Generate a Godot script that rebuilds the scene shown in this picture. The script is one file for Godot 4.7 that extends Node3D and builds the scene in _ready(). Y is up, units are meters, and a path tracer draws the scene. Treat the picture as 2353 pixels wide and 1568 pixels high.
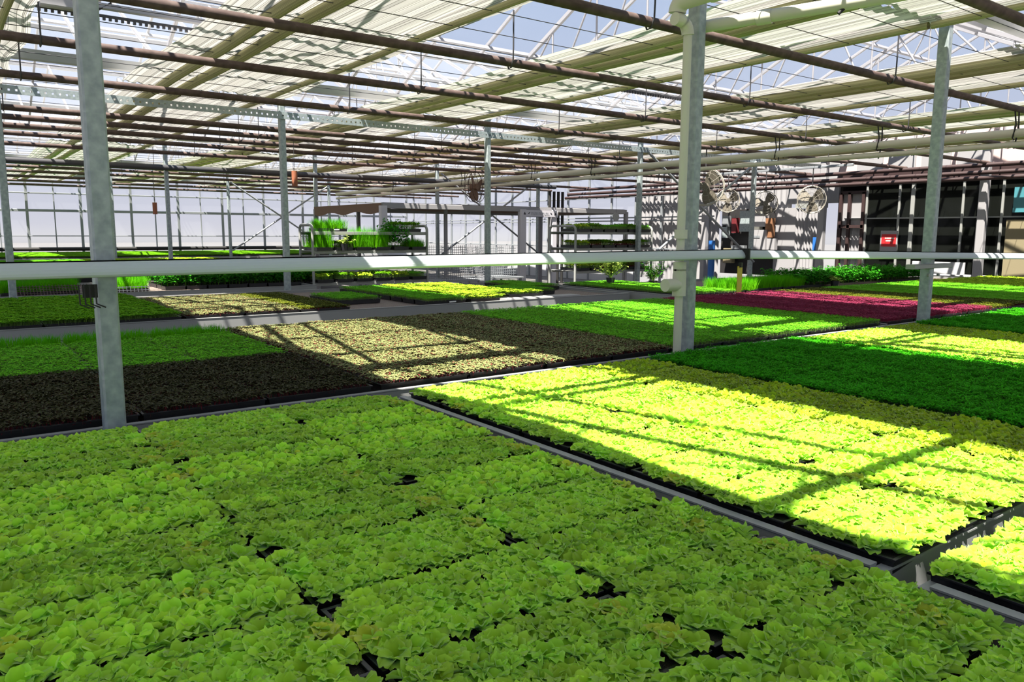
extends Node3D
# A glasshouse full of seedling benches.  x runs along the post rows, -z runs away into the house, y is up (metres).
const EYE := 1.57
const BENCH := 0.75
const PITCH_Z := 0.297
const PITCH_X := 0.54
const ORD := ["first", "second", "third", "fourth", "fifth", "sixth", "seventh", "eighth", "ninth", "tenth", "eleventh", "twelfth", "thirteenth", "fourteenth", "fifteenth", "sixteenth", "seventeenth", "eighteenth", "nineteenth", "twentieth"]
var M := {}
var cam: Camera3D
var rng := RandomNumberGenerator.new()
var names := {}
var tray_mesh: ArrayMesh
var soil_mesh: ArrayMesh
var layouts := {}


# ---------------------------------------------------------------- mesh builder
class MB:
	var v := PackedVector3Array()
	var n := PackedVector3Array()
	var c := PackedColorArray()
	var u := PackedVector2Array()
	var i := PackedInt32Array()
	var tint := Color(1, 1, 1)

	func vert(p: Vector3, nn: Vector3, uv := Vector2.ZERO) -> int:
		v.append(p); n.append(nn); c.append(tint); u.append(uv)
		return v.size() - 1

	func face(a: int, b: int, d: int) -> void:      # turned so that it faces its normals
		var g := (v[b] - v[a]).cross(v[d] - v[a])
		if g.dot(n[a] + n[b] + n[d]) > 0.0:
			i.append(a); i.append(d); i.append(b)
		else:
			i.append(a); i.append(b); i.append(d)

	func quad(a: Vector3, b: Vector3, d: Vector3, e: Vector3, nn: Vector3) -> void:
		var k := vert(a, nn, Vector2(0, 0))
		vert(b, nn, Vector2(1, 0)); vert(d, nn, Vector2(1, 1)); vert(e, nn, Vector2(0, 1))
		face(k, k + 1, k + 2); face(k, k + 2, k + 3)

	func box(at: Vector3, s: Vector3, b := Basis()) -> void:
		var h := s * 0.5
		for ax in 3:
			for sg: float in [-1.0, 1.0]:
				var nn := Vector3.ZERO; nn[ax] = sg
				var p := Vector3.ZERO; p[(ax + 1) % 3] = h[(ax + 1) % 3]
				var q := Vector3.ZERO; q[(ax + 2) % 3] = h[(ax + 2) % 3]
				var o := nn * h[ax]
				quad(at + b * (o - p - q), at + b * (o + p - q), at + b * (o + p + q), at + b * (o - p + q), b * nn)

	# a closed outline (x across, y up) swept straight from p0 to p1, with end caps
	func bar(outline: Array, p0: Vector3, p1: Vector3, up := Vector3.UP) -> void:
		var d := (p1 - p0).normalized()
		if absf(d.dot(up)) > 0.98:
			up = Vector3.BACK
		var sx := up.cross(d).normalized()
		var sy := d.cross(sx).normalized()
		var m := outline.size()
		var area := 0.0
		for k in m:
			var a: Vector2 = outline[k]
			var b: Vector2 = outline[(k + 1) % m]
			area += a.x * b.y - b.x * a.y
		for k in m:
			var a: Vector2 = outline[k]
			var b: Vector2 = outline[(k + 1) % m]
			var e := (b - a).normalized() * signf(area)
			var nn := sx * e.y - sy * e.x
			quad(p0 + sx * a.x + sy * a.y, p0 + sx * b.x + sy * b.y, p1 + sx * b.x + sy * b.y, p1 + sx * a.x + sy * a.y, nn)
		for side in 2:
			var p := p0 if side == 0 else p1
			var nn := -d if side == 0 else d
			var idx := Geometry2D.triangulate_polygon(PackedVector2Array(outline))
			var base := v.size()
			for k in m:
				var a: Vector2 = outline[k]
				vert(p + sx * a.x + sy * a.y, nn)
			for k in idx.size() / 3:
				face(base + idx[k * 3], base + idx[k * 3 + 1], base + idx[k * 3 + 2])

	func beam(p0: Vector3, p1: Vector3, w: float, h: float, up := Vector3.UP, ch := 0.12) -> void:
		var a := w * 0.5
		var b := h * 0.5
		var q := minf(a, b) * ch * 2.0
		bar([Vector2(-a + q, -b), Vector2(a - q, -b), Vector2(a, -b + q), Vector2(a, b - q), Vector2(a - q, b), Vector2(-a + q, b), Vector2(-a, b - q), Vector2(-a, -b + q)], p0, p1, up)

	func tube(pts: Array, r: float, sides := 8, caps := true, r2 := -1.0) -> void:
		var m := pts.size()
		var base := v.size()
		var up := Vector3.UP
		if r2 < 0.0: r2 = r
		var along := 0.0
		for k in m:
			var p: Vector3 = pts[k]
			var d: Vector3 = (pts[mini(k + 1, m - 1)] - pts[maxi(k - 1, 0)]).normalized()
			if k > 0: along += (pts[k] - pts[k - 1]).length()
			if absf(d.dot(up)) > 0.95:
				up = Vector3.RIGHT if absf(d.x) < 0.9 else Vector3.BACK
			var sx := up.cross(d).normalized()
			var sy := d.cross(sx).normalized()
			var rr := lerpf(r, r2, float(k) / float(m - 1))
			for j in sides + 1:
				var a := TAU * j / sides
				var nn := sx * cos(a) + sy * sin(a)
				vert(p + nn * rr, nn, Vector2(float(j) / sides, along))
		for k in m - 1:
			for j in sides:
				var a := base + k * (sides + 1) + j
				face(a, a + 1, a + sides + 2); face(a, a + sides + 2, a + sides + 1)
		if caps:
			for e in 2:
				var p: Vector3 = pts[0] if e == 0 else pts[m - 1]
				var d: Vector3 = (pts[0] - pts[1]).normalized() if e == 0 else (pts[m - 1] - pts[m - 2]).normalized()
				var row := base + (0 if e == 0 else (m - 1) * (sides + 1))
				var k0 := vert(p, d)
				for j in sides + 1:
					vert(v[row + j], d)
				for j in sides:
					face(k0, k0 + 1 + j, k0 + 2 + j)

	func rod(a: Vector3, b: Vector3, r: float, sides := 6) -> void:
		tube([a, b], r, sides)

	func ring(at: Vector3, x: Vector3, y: Vector3, rad: float, r: float, seg := 24, sides := 6) -> void:
		var pts := []
		for k in seg + 1:
			pts.append(at + (x * cos(TAU * k / seg) + y * sin(TAU * k / seg)) * rad)
		tube(pts, r, sides, false)

	# a grid of points (rows x cols) with smooth normals
	func grid(p: PackedVector3Array, rows: int, cols: int, cols_c := PackedColorArray(), uvs := PackedVector2Array()) -> void:
		var base := v.size()
		for r in rows:
			for k in cols:
				var dr := p[mini(r + 1, rows - 1) * cols + k] - p[maxi(r - 1, 0) * cols + k]
				var dk := p[r * cols + mini(k + 1, cols - 1)] - p[r * cols + maxi(k - 1, 0)]
				var nn := dr.cross(dk)
				nn = nn.normalized() if nn.length_squared() > 1e-16 else Vector3.UP
				v.append(p[r * cols + k]); n.append(nn)
				c.append(cols_c[r * cols + k] if cols_c.size() else tint)
				u.append(uvs[r * cols + k] if uvs.size() else Vector2(float(k) / (cols - 1), float(r) / (rows - 1)))
		for r in rows - 1:
			for k in cols - 1:
				var a := base + r * cols + k
				face(a, a + 1, a + cols + 1); face(a, a + cols + 1, a + cols)

	func mesh() -> ArrayMesh:
		var arr := []
		arr.resize(Mesh.ARRAY_MAX)
		arr[Mesh.ARRAY_VERTEX] = v; arr[Mesh.ARRAY_NORMAL] = n; arr[Mesh.ARRAY_COLOR] = c
		arr[Mesh.ARRAY_TEX_UV] = u; arr[Mesh.ARRAY_INDEX] = i
		var m := ArrayMesh.new()
		m.add_surface_from_arrays(Mesh.PRIMITIVE_TRIANGLES, arr)
		return m


# ---------------------------------------------------------------- scene helpers
func numbered(called: String) -> String:
	if not names.has(called):
		names[called] = 0
		return called
	names[called] += 1
	return "%s_%03d" % [called, names[called]]


func tag(o: Node3D, label := "", category := "", group := "", kind := "") -> Node3D:
	if label: o.set_meta("label", label)
	if category: o.set_meta("category", category)
	if group: o.set_meta("group", group)
	if kind: o.set_meta("kind", kind)
	return o


func thing(called: String, at: Vector3, label: String, category: String, group := "", turn := 0.0) -> Node3D:
	var o := Node3D.new()
	o.name = numbered(called)
	o.position = at
	o.rotation.y = turn
	add_child(o)
	tag(o, label, category, group)
	return o


func struct(called: String) -> Node3D:
	var o := Node3D.new()
	o.name = called
	add_child(o)
	o.set_meta("kind", "structure")
	return o


func part(called: String, shape, m: Material, parent: Node = null, at := Vector3.ZERO) -> MeshInstance3D:
	var o := MeshInstance3D.new()
	o.mesh = shape.mesh() if shape is MB else shape
	o.material_override = m
	o.position = at
	if parent == null:
		o.name = numbered(called)
		add_child(o)
	else:
		o.name = called
		parent.add_child(o, true)
	return o


func mat(called: String, col: Color, rough := 0.6, metal := 0.0, spec := 0.5) -> StandardMaterial3D:
	var m := StandardMaterial3D.new()
	m.resource_name = called
	m.albedo_color = col.linear_to_srgb()      # colours below are linear
	m.roughness = rough
	m.metallic = metal
	m.metallic_specular = spec
	M[called] = m
	return m


func noise_tex(freq: float, lo: Color, hi: Color, size := 256, seed_ := 1, stretch := Vector2.ONE) -> ImageTexture:
	var f := FastNoiseLite.new()
	f.seed = seed_
	f.frequency = freq
	f.fractal_octaves = 4
	var im := Image.create(size, size, false, Image.FORMAT_RGB8)
	for y in size:
		for x in size:
			var a := f.get_noise_2d(x * stretch.x, y * stretch.y)
			var b := f.get_noise_2d((x - size) * stretch.x, y * stretch.y)
			var k := clampf(lerpf(a, b, float(x) / size) * 0.9 + 0.5, 0, 1)
			im.set_pixel(x, y, lo.lerp(hi, k))
	return ImageTexture.create_from_image(im)


func tri_tex(m: StandardMaterial3D, t: Texture2D, scale: float, world := true) -> void:
	m.albedo_texture = t
	m.uv1_triplanar = true
	m.uv1_world_triplanar = world
	m.uv1_scale = Vector3(scale, scale, scale)


func in_view(p: Vector3, margin := 0.06) -> bool:
	var q := cam.transform.affine_inverse() * p
	if q.z > -0.25: return false
	var h := tan(deg_to_rad(cam.fov) / 2.0)
	var x := q.x / -q.z / h / (2353.0 / 1568.0)
	var y := q.y / -q.z / h
	return absf(x) < 1.0 + margin and absf(y) < 1.0 + margin


# ---------------------------------------------------------------- set-up
func setup() -> void:
	cam = Camera3D.new()
	cam.name = "camera"
	cam.position = Vector3(0, EYE, 0)
	cam.rotation_order = EULER_ORDER_YXZ
	cam.rotation_degrees = Vector3(-8.003, -36.549, 0.273)
	cam.fov = 47.66
	cam.near = 0.05
	cam.far = 300
	add_child(cam)
	var we := WorldEnvironment.new()
	we.name = "world"
	var e := Environment.new()
	var sky := ProceduralSkyMaterial.new()
	sky.sky_top_color = Color(0.17, 0.29, 0.5).linear_to_srgb()
	sky.sky_horizon_color = Color(0.44, 0.44, 0.5).linear_to_srgb()
	sky.sky_curve = 0.22
	sky.ground_bottom_color = Color(0.3, 0.29, 0.28).linear_to_srgb()
	sky.ground_horizon_color = Color(0.55, 0.55, 0.58).linear_to_srgb()
	e.sky = Sky.new()
	e.sky.sky_material = sky
	e.background_mode = Environment.BG_SKY
	e.background_energy_multiplier = 1.0
	e.tonemap_mode = Environment.TONE_MAPPER_LINEAR
	e.tonemap_exposure = 1.5
	e.sdfgi_enabled = true
	e.ssao_enabled = true
	e.ssil_enabled = true
	we.environment = e
	add_child(we)
	var sun := DirectionalLight3D.new()
	sun.name = "sun"
	sun.light_color = Color(1.0, 0.97, 0.92)
	sun.light_energy = 5.0
	sun.light_angular_distance = 0.55
	sun.shadow_enabled = true
	sun.sky_mode = DirectionalLight3D.SKY_MODE_LIGHT_ONLY
	add_child(sun)
	sun.look_at_from_position(Vector3(0, 20, 0), Vector3(0, 20, 0) + Vector3(0.42, -1.0, -0.2), Vector3.FORWARD)


func leaf_mat(called: String, rough: float, spec: float, back := 0.5, rim := 0.0) -> void:
	var m := mat(called, Color(1, 1, 1), rough, 0.0, spec)
	m.vertex_color_use_as_albedo = true
	m.backlight_enabled = true
	m.backlight = Color(back, back, back * 0.85).linear_to_srgb()
	if rim > 0.0:
		m.rim_enabled = true
		m.rim = rim
		m.rim_tint = 0.0


func materials() -> void:
	var g := mat("galvanised", Color(0.36, 0.41, 0.42), 0.5, 0.25)
	tri_tex(g, noise_tex(0.03, Color(0.82, 0.84, 0.85), Color(1, 1, 1), 256, 3), 2.0, false)
	mat("aluminium", Color(0.43, 0.49, 0.51), 0.62, 0.1)
	mat("old_aluminium", Color(0.28, 0.29, 0.28), 0.5, 0.2)
	mat("white_steel", Color(0.22, 0.22, 0.24), 0.5)
	mat("grey_steel", Color(0.24, 0.26, 0.28), 0.5, 0.3)
	mat("dark_steel", Color(0.045, 0.045, 0.05), 0.5, 0.2)
	mat("bench_grey", Color(0.27, 0.28, 0.285), 0.5, 0.2)
	var r := mat("rusty_pipe", Color(1, 1, 1), 0.75)
	tri_tex(r, noise_tex(0.02, Color(0.2, 0.14, 0.125), Color(0.38, 0.32, 0.3), 256, 5), 1.2, false)
	var br := mat("bench_mesh", Color(1, 1, 1), 0.8)
	var im := Image.create(64, 64, false, Image.FORMAT_RGB8)
	im.fill(Color(0.36, 0.31, 0.29))
	im.fill_rect(Rect2i(0, 0, 64, 14), Color(0.5, 0.45, 0.42))
	im.fill_rect(Rect2i(0, 0, 14, 64), Color(0.5, 0.45, 0.42))
	tri_tex(br, ImageTexture.create_from_image(im), 20.0)
	mat("pvc", Color(0.52, 0.52, 0.44), 0.45)
	mat("black_plastic", Color(0.008, 0.008, 0.01), 0.35)
	var s := mat("soil", Color(1, 1, 1), 0.95)
	tri_tex(s, noise_tex(0.18, Color(0.05, 0.045, 0.04), Color(0.3, 0.27, 0.24), 256, 8), 6.0)
	mat("concrete", Color(0.1, 0.095, 0.09), 0.9)
	tri_tex(M.concrete, noise_tex(0.02, Color(0.75, 0.75, 0.74), Color(1, 1, 1), 256, 9), 0.4)
	mat("pale_gravel", Color(0.1, 0.099, 0.102), 0.95)
	var gl := mat("glass", Color(0.9, 0.95, 1.0, 0.04), 0.05, 0.0, 0.0)
	gl.albedo_color.a = 0.016
	gl.transparency = BaseMaterial3D.TRANSPARENCY_ALPHA
	# shade cloth: woven strips, lets a fifth of the light through
	var cl := mat("shade_cloth", Color(0.84, 0.82, 0.8), 0.9, 0.0, 0.2)
	cl.backlight_enabled = true
	cl.backlight = Color(0.36, 0.36, 0.36).linear_to_srgb()
	var ci := Image.create(512, 8, false, Image.FORMAT_RGB8)
	var rr := RandomNumberGenerator.new()
	rr.seed = 4
	var k := 0
	while k < 512:
		var w := rr.randi_range(3, 9)
		var t := rr.randf_range(0.8, 1.0)
		ci.fill_rect(Rect2i(k, 0, w, 8), Color(t, t, t))
		if rr.randf() < 0.6: ci.fill_rect(Rect2i(k, 0, 1, 8), Color(0.45, 0.44, 0.42))
		k += w
	cl.albedo_texture = ImageTexture.create_from_image(ci)
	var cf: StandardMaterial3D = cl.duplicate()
	cf.resource_name = "bounce_tinted_fold"
	cf.albedo_color = Color(0.5, 0.48, 0.28).linear_to_srgb()  # doubled cloth; the olive tint paints in green light bounced off the plants
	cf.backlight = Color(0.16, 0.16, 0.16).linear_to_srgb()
	M["bounce_tinted_fold"] = cf
	leaf_mat("lettuce_leaf", 0.5, 0.2, 0.75, 0.75)
	leaf_mat("herb_leaf", 0.7, 0.15, 0.6)
	leaf_mat("beet_leaf", 0.55, 0.25, 0.3)
	mat("white_paint", Color(0.27, 0.267, 0.28), 0.6)
	mat("dark_room", Color(0.012, 0.011, 0.012), 0.7)
	mat("board_tan", Color(0.2, 0.17, 0.1), 0.8)
	mat("black_rubber", Color(0.01, 0.01, 0.01), 0.7)
	mat("sticky_yellow", Color(0.5, 0.36, 0.01), 0.4)
	mat("orange_clay", Color(0.26, 0.085, 0.04), 0.7)
	mat("brown_cloth", Color(0.16, 0.1, 0.07), 0.9)
	mat("tan_blade", Color(0.13, 0.115, 0.09), 0.6)
	mat("fan_wire", Color(0.33, 0.31, 0.27), 0.5, 0.2)
	mat("red_paint", Color(0.5, 0.015, 0.02), 0.5)
	mat("blue_paint", Color(0.02, 0.12, 0.4), 0.5)
	mat("dark_red", Color(0.12, 0.01, 0.015), 0.6)
	mat("brown_box", Color(0.2, 0.09, 0.04), 0.8)
	mat("teal", Color(0.05, 0.2, 0.24), 0.5)
	mat("white_tag", Color(0.8, 0.8, 0.8), 0.6)
	mat("pink_wall", Color(0.5, 0.38, 0.36), 0.8)
	mat("window_glass", Color(0.006, 0.007, 0.006), 0.06, 0.0, 0.22)
	mat("sign_lilac", Color(0.52, 0.51, 0.56), 0.7)
	mat("ink", Color(0.02, 0.02, 0.03), 0.7)
	mat("dark_frame", Color(0.03, 0.014, 0.014), 0.6)
	mat("concrete_sill", Color(0.45, 0.46, 0.48), 0.8)


# ---------------------------------------------------------------- plants
# one leaf: a curved blade from o, heading yaw, rising el0 -> el1
func leaf(b: MB, o: Vector3, yaw: float, L: float, W: float, el0: float, el1: float, ruf: float, cup: float, c0: Color, c1: Color, nu := 4, nv := 4, shape := 0) -> void:
	var pts := PackedVector3Array()
	var cs := PackedColorArray()
	var out := Vector3(cos(yaw), 0, sin(yaw))
	var side := Vector3(-sin(yaw), 0, cos(yaw))
	var p := o
	var ph := rng.randf() * TAU
	for a in nu + 1:
		var t := float(a) / nu
		var el := lerpf(el0, el1, t)
		var d := out * cos(el) + Vector3.UP * sin(el)
		var nn := Vector3.UP * cos(el) - out * sin(el)
		if a > 0: p += d * (L / nu)
		var w: float
		if shape == 0:      # obovate
			w = W * (0.16 + 0.84 * smoothstep(0.0, 0.6, t)) * sqrt(maxf(0.0, 1.0 - pow(maxf(0.0, (t - 0.62) / 0.38), 2.0) * 0.62))
		elif shape == 1:    # lance
			w = W * pow(maxf(0.0, sin(PI * (0.06 + 0.93 * t))), 0.8)
		else:               # ribbon
			w = W * (1.0 - 0.9 * t * t)
		for j in nv + 1:
			var s := 2.0 * j / nv - 1.0
			var edge := absf(s)
			pts.append(p + side * (w * s) + nn * (cup * w * s * s + ruf * sin(ph + 4.3 * t + 4.4 * s) * edge * (0.3 + t)) + d * (-0.22 * W * s * s * t + ruf * 0.25 * cos(ph + 6.0 * s) * t))
			cs.append(c0.lerp(c1, clampf(t * t * 0.5 + edge * edge * edge * 0.5, 0, 1)))
	b.grid(pts, nu + 1, nv + 1, cs)


func stem(b: MB, a: Vector3, e: Vector3, w: float, col: Color) -> void:
	var d := e - a
	var s := Vector3(-d.z, 0, d.x)
	s = (s.normalized() if s.length() > 1e-5 else Vector3.RIGHT).rotated(Vector3.UP, rng.randf() * 3.0) * w
	var old := b.tint
	b.tint = col
	b.quad(a - s, a + s, e + s * 0.7, e - s * 0.7, s.cross(Vector3.UP).normalized())
	b.tint = old


func lettuce_plant(olive: bool, sd: int) -> ArrayMesh:
	rng.seed = sd
	var b := MB.new()
	var base := Color(0.32, 0.62, 0.01) if not olive else Color(0.2, 0.34, 0.008)
	var tip := Color(0.5, 0.84, 0.085) if not olive else Color(0.36, 0.52, 0.02)
	var y0 := rng.randf() * TAU
	for k in 8:
		var yaw := y0 + k * 2.39996 + rng.randf_range(-0.3, 0.3)
		var outer := k < 5
		var tone := rng.randf_range(0.75, 1.2)
		var c0 := Color(base.r * tone, base.g * tone, base.b * tone)
		var c1 := Color(tip.r * tone, tip.g * tone, tip.b * tone)
		leaf(b, Vector3(0, 0.002, 0), yaw, rng.randf_range(0.04, 0.052) if outer else rng.randf_range(0.036, 0.046), rng.randf_range(0.0145, 0.019), rng.randf_range(0.95, 1.25) if outer else 1.45, rng.randf_range(-0.25, 0.35) if outer else rng.randf_range(0.0, 0.6), 0.0058, rng.randf_range(0.1, 0.6), c0, c1, 5, 6, 0)
	return b.mesh()


# a hand-sized clump of seedlings
func clump(kind: String, sd: int) -> ArrayMesh:
	rng.seed = sd
	var b := MB.new()
	if kind == "cress" or kind == "amaranth" or kind == "pea" or kind == "pale":
		var n := 19 if kind != "pea" else 14
		for k in n:
			var q := Vector3(rng.randf_range(-0.026, 0.026), 0, rng.randf_range(-0.026, 0.026))
			var h := rng.randf_range(0.028, 0.042)
			var c0 := Color(0.1, 0.42, 0.01)
			var c1 := Color(0.25, 0.64, 0.055)
			var sc := Color(0.25, 0.4, 0.1)
			var lw := 0.0056
			var ll := 0.011
			if kind == "amaranth":
				c0 = Color(0.2, 0.012, 0.05); c1 = Color(0.4, 0.09, 0.17); sc = Color(0.4, 0.05, 0.12)
			elif kind == "pea":
				c0 = Color(0.09, 0.3, 0.008); c1 = Color(0.25, 0.54, 0.025); ll = 0.017; lw = 0.007; h += 0.008
			elif kind == "pale":
				c0 = Color(0.3, 0.5, 0.02); c1 = Color(0.55, 0.74, 0.08); ll = 0.018; lw = 0.007
			var e := q + Vector3(rng.randf_range(-0.008, 0.008), h, rng.randf_range(-0.008, 0.008))
			stem(b, q, e, 0.0007, sc)
			var yaw := rng.randf() * TAU
			for s in (2 if kind != "pea" else 3):
				leaf(b, e, yaw + s * (PI if kind != "pea" else 2.1), ll * rng.randf_range(0.8, 1.2), lw, rng.randf_range(0.3, 0.9), rng.randf_range(-0.3, 0.3), 0.0, 0.2, c0, c1, 2, 2, 1)
	elif kind == "beet" or kind == "brown" or kind == "darkbeet":
		for k in 8:
			var q := Vector3(rng.randf_range(-0.026, 0.026), 0, rng.randf_range(-0.026, 0.026))
			var h := rng.randf_range(0.02, 0.034)
			var e := q + Vector3(rng.randf_range(-0.01, 0.01), h, rng.randf_range(-0.01, 0.01))
			stem(b, q, e, 0.001, Color(0.22, 0.03, 0.04))
			var yaw := rng.randf() * TAU
			for s in 3:
				var c0 := Color(0.11, 0.13, 0.035)
				var c1 := Color(0.3, 0.31, 0.15)
				if rng.randf() < 0.1:
					c0 = Color(0.12, 0.02, 0.02); c1 = Color(0.1, 0.035, 0.025)
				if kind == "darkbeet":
					c0 = Color(0.035, 0.03, 0.012); c1 = Color(0.05, 0.055, 0.018)  # same beet, leaf colours darkened to stand in for deep shade
				if kind == "brown":
					c0 = Color(0.08, 0.08, 0.01); c1 = Color(0.12, 0.17, 0.015)
				leaf(b, e, yaw + s * 2.2, rng.randf_range(0.018, 0.032), 0.0046, rng.randf_range(0.2, 0.9), rng.randf_range(-0.6, 0.1), 0.001, 0.5, c0, c1, 3, 2, 1)
	elif kind == "feather":
		for k in 11:
			var q := Vector3(rng.randf_range(-0.024, 0.024), 0, rng.randf_range(-0.024, 0.024))
			var h := rng.randf_range(0.03, 0.05)
			var e := q + Vector3(rng.randf_range(-0.016, 0.016), h, rng.randf_range(-0.016, 0.016))
			stem(b, q, e, 0.0007, Color(0.08, 0.25, 0.02))
			var yaw := rng.randf() * TAU
			for s in 6:
				leaf(b, q.lerp(e, rng.randf_range(0.7, 1.0)), yaw + s * 1.3, rng.randf_range(0.012, 0.026), 0.0029, rng.randf_range(0.1, 1.1), rng.randf_range(-0.3, 0.4), 0.0, 0.2, Color(0.03, 0.26, 0.008), Color(0.07, 0.46, 0.015), 2, 2, 1)
	elif kind == "grass" or kind == "wheat":
		for k in 26:
			var q := Vector3(rng.randf_range(-0.028, 0.028), 0, rng.randf_range(-0.028, 0.028))
			leaf(b, q, rng.randf() * TAU, (rng.randf_range(0.055, 0.09) if kind == "grass" else rng.randf_range(0.12, 0.19)), 0.0016, 1.52, rng.randf_range(0.9, 1.45), 0.0, 0.3, Color(0.16, 0.42, 0.01), Color(0.08, 0.4, 0.008), 3, 1, 2)
	elif kind == "herb":
		for k in 4:
			var q := Vector3(rng.randf_range(-0.05, 0.05), 0, rng.randf_range(-0.05, 0.05))
			var h := rng.randf_range(0.14, 0.26)
			var e := q + Vector3(rng.randf_range(-0.05, 0.05), h, rng.randf_range(-0.05, 0.05))
			stem(b, q, e, 0.0025, Color(0.1, 0.2, 0.03))
			for s in 13:
				var f := rng.randf_range(0.25, 1.0)
				leaf(b, q.lerp(e, f), rng.randf() * TAU, rng.randf_range(0.04, 0.065), rng.randf_range(0.014, 0.021), rng.randf_range(0.1, 0.9), rng.randf_range(-0.6, 0.1), 0.002, 0.2, Color(0.03, 0.2, 0.012), Color(0.06, 0.36, 0.02), 3, 2, 1)
	return b.mesh()


const KIND := {
	# kind: material, spacing, height jitter, gaps
	"lettuce": ["lettuce_leaf", 0.0375, 0.12, 0.02], "olive": ["lettuce_leaf", 0.036, 0.1, 0.01],
	"cress": ["herb_leaf", 0.04, 0.1, 0.0], "amaranth": ["herb_leaf", 0.04, 0.12, 0.0], "pea": ["herb_leaf", 0.042, 0.15, 0.0], "pale": ["herb_leaf", 0.042, 0.2, 0.02],
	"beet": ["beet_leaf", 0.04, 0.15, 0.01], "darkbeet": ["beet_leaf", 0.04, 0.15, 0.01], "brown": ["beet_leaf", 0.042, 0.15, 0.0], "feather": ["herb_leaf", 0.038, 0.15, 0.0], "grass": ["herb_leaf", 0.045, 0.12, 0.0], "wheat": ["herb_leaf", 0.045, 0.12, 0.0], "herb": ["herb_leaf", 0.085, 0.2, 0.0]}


# the planting of one tray, as one mesh that many trays share
func layout(kind: String, pick: int) -> ArrayMesh:
	var key := "%s%d" % [kind, pick]
	if layouts.has(key): return layouts[key]
	var k: Array = KIND[kind]
	var plant: ArrayMesh = lettuce_plant(kind == "olive", 100 + pick) if kind == "lettuce" or kind == "olive" else clump(kind, 200 + pick * 7 + kind.length())
	rng.seed = 900 + pick * 13 + kind.length()
	var sp: float = k[1]
	var ex := 0.5 if kind == "lettuce" or kind == "olive" else 0.505
	var ez := 0.261 if kind == "lettuce" or kind == "olive" else 0.268
	var nx := int(ex / sp)
	var nz := int(ez / sp)
	var at := []
	var tint := []
	for a in nx:
		for c in nz:
			if rng.randf() < k[3] * (2.5 if a == 0 or c == 0 or a == nx - 1 or c == nz - 1 else 1.0): continue
			if kind == "lettuce" and pick == 3 and a >= nx - 3 and rng.randf() < 0.22: continue
			var p := Vector3((a + 0.5) * ex / nx - ex / 2 + rng.randf_range(-0.25, 0.25) * sp, 0, (c + 0.5) * ez / nz - ez / 2 + rng.randf_range(-0.25, 0.25) * sp)
			var hs: float = 1.0 + rng.randf_range(-k[2], k[2])
			var ws: float = rng.randf_range(0.95, 1.2)
			var b := Basis(Vector3.UP, rng.randf() * TAU).scaled(Vector3(ws, hs, ws))
			# plants lean out a little at the rim of the tray
			b = Basis(Vector3(p.z, 0, -p.x).normalized(), 0.1 * p.length() / 0.25) * b
			at.append(Transform3D(b, p))
			var v := rng.randf_range(0.82, 1.14)
			var warm := rng.randf_range(-0.1, 0.1)
			var col := Color(v * (1.0 + warm), v, v)
			if kind == "lettuce" and rng.randf() < 0.025: col = Color(1.25, 0.85, 0.9)
			tint.append(col)
	var arr := plant.surface_get_arrays(0)
	var pv: PackedVector3Array = arr[Mesh.ARRAY_VERTEX]
	var pn: PackedVector3Array = arr[Mesh.ARRAY_NORMAL]
	var pc: PackedColorArray = arr[Mesh.ARRAY_COLOR]
	var pi: PackedInt32Array = arr[Mesh.ARRAY_INDEX]
	var v := PackedVector3Array()
	var n := PackedVector3Array()
	var cs := PackedColorArray()
	var ix := PackedInt32Array()
	for q in at.size():
		var t: Transform3D = at[q]
		var base := v.size()
		v.append_array(t * pv)
		n.append_array(Transform3D(t.basis.orthonormalized(), Vector3.ZERO) * pn)
		var col: Color = tint[q]
		for j in pc.size(): cs.append(Color(pc[j].r * col.r, pc[j].g * col.g, pc[j].b * col.b))
		for j in pi.size(): ix.append(base + pi[j])
	var out := []
	out.resize(Mesh.ARRAY_MAX)
	out[Mesh.ARRAY_VERTEX] = v; out[Mesh.ARRAY_NORMAL] = n; out[Mesh.ARRAY_COLOR] = cs; out[Mesh.ARRAY_INDEX] = ix
	var m := ArrayMesh.new()
	m.add_surface_from_arrays(Mesh.PRIMITIVE_TRIANGLES, out)
	layouts[key] = m
	return m


func tray_shapes() -> void:
	var b := MB.new()      # open flat with sloping walls and a rolled lip
	var X := 0.265
	var Z := 0.139
	var x := 0.255
	var z := 0.129
	var H := 0.048
	for s: float in [-1.0, 1.0]:
		b.quad(Vector3(-x, 0, s * z), Vector3(x, 0, s * z), Vector3(X - 0.006, H, s * (Z - 0.006)), Vector3(-X + 0.006, H, s * (Z - 0.006)), Vector3(0, 0, s))
		b.quad(Vector3(s * x, 0, -z), Vector3(s * x, 0, z), Vector3(s * (X - 0.006), H, Z - 0.006), Vector3(s * (X - 0.006), H, -Z + 0.006), Vector3(s, 0, 0))
		b.beam(Vector3(-X, H, s * (Z - 0.005)), Vector3(X, H, s * (Z - 0.005)), 0.01, 0.006)
		b.beam(Vector3(s * (X - 0.005), H, -Z + 0.01), Vector3(s * (X - 0.005), H, Z - 0.01), 0.01, 0.006)
	b.quad(Vector3(-x, 0.001, -z), Vector3(x, 0.001, -z), Vector3(x, 0.001, z), Vector3(-x, 0.001, z), Vector3.DOWN)
	tray_mesh = b.mesh()
	rng.seed = 3
	var so := MB.new()
	var p := PackedVector3Array()
	for a in 8:
		for c in 13:
			p.append(Vector3(lerpf(-0.258, 0.258, c / 12.0), 0.037 + rng.randf_range(0, 0.006), lerpf(-0.132, 0.132, a / 7.0)))
	so.grid(p, 8, 13)
	for k in so.n.size(): so.n[k] = -so.n[k] if so.n[k].y < 0 else so.n[k]
	soil_mesh = so.mesh()


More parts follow.
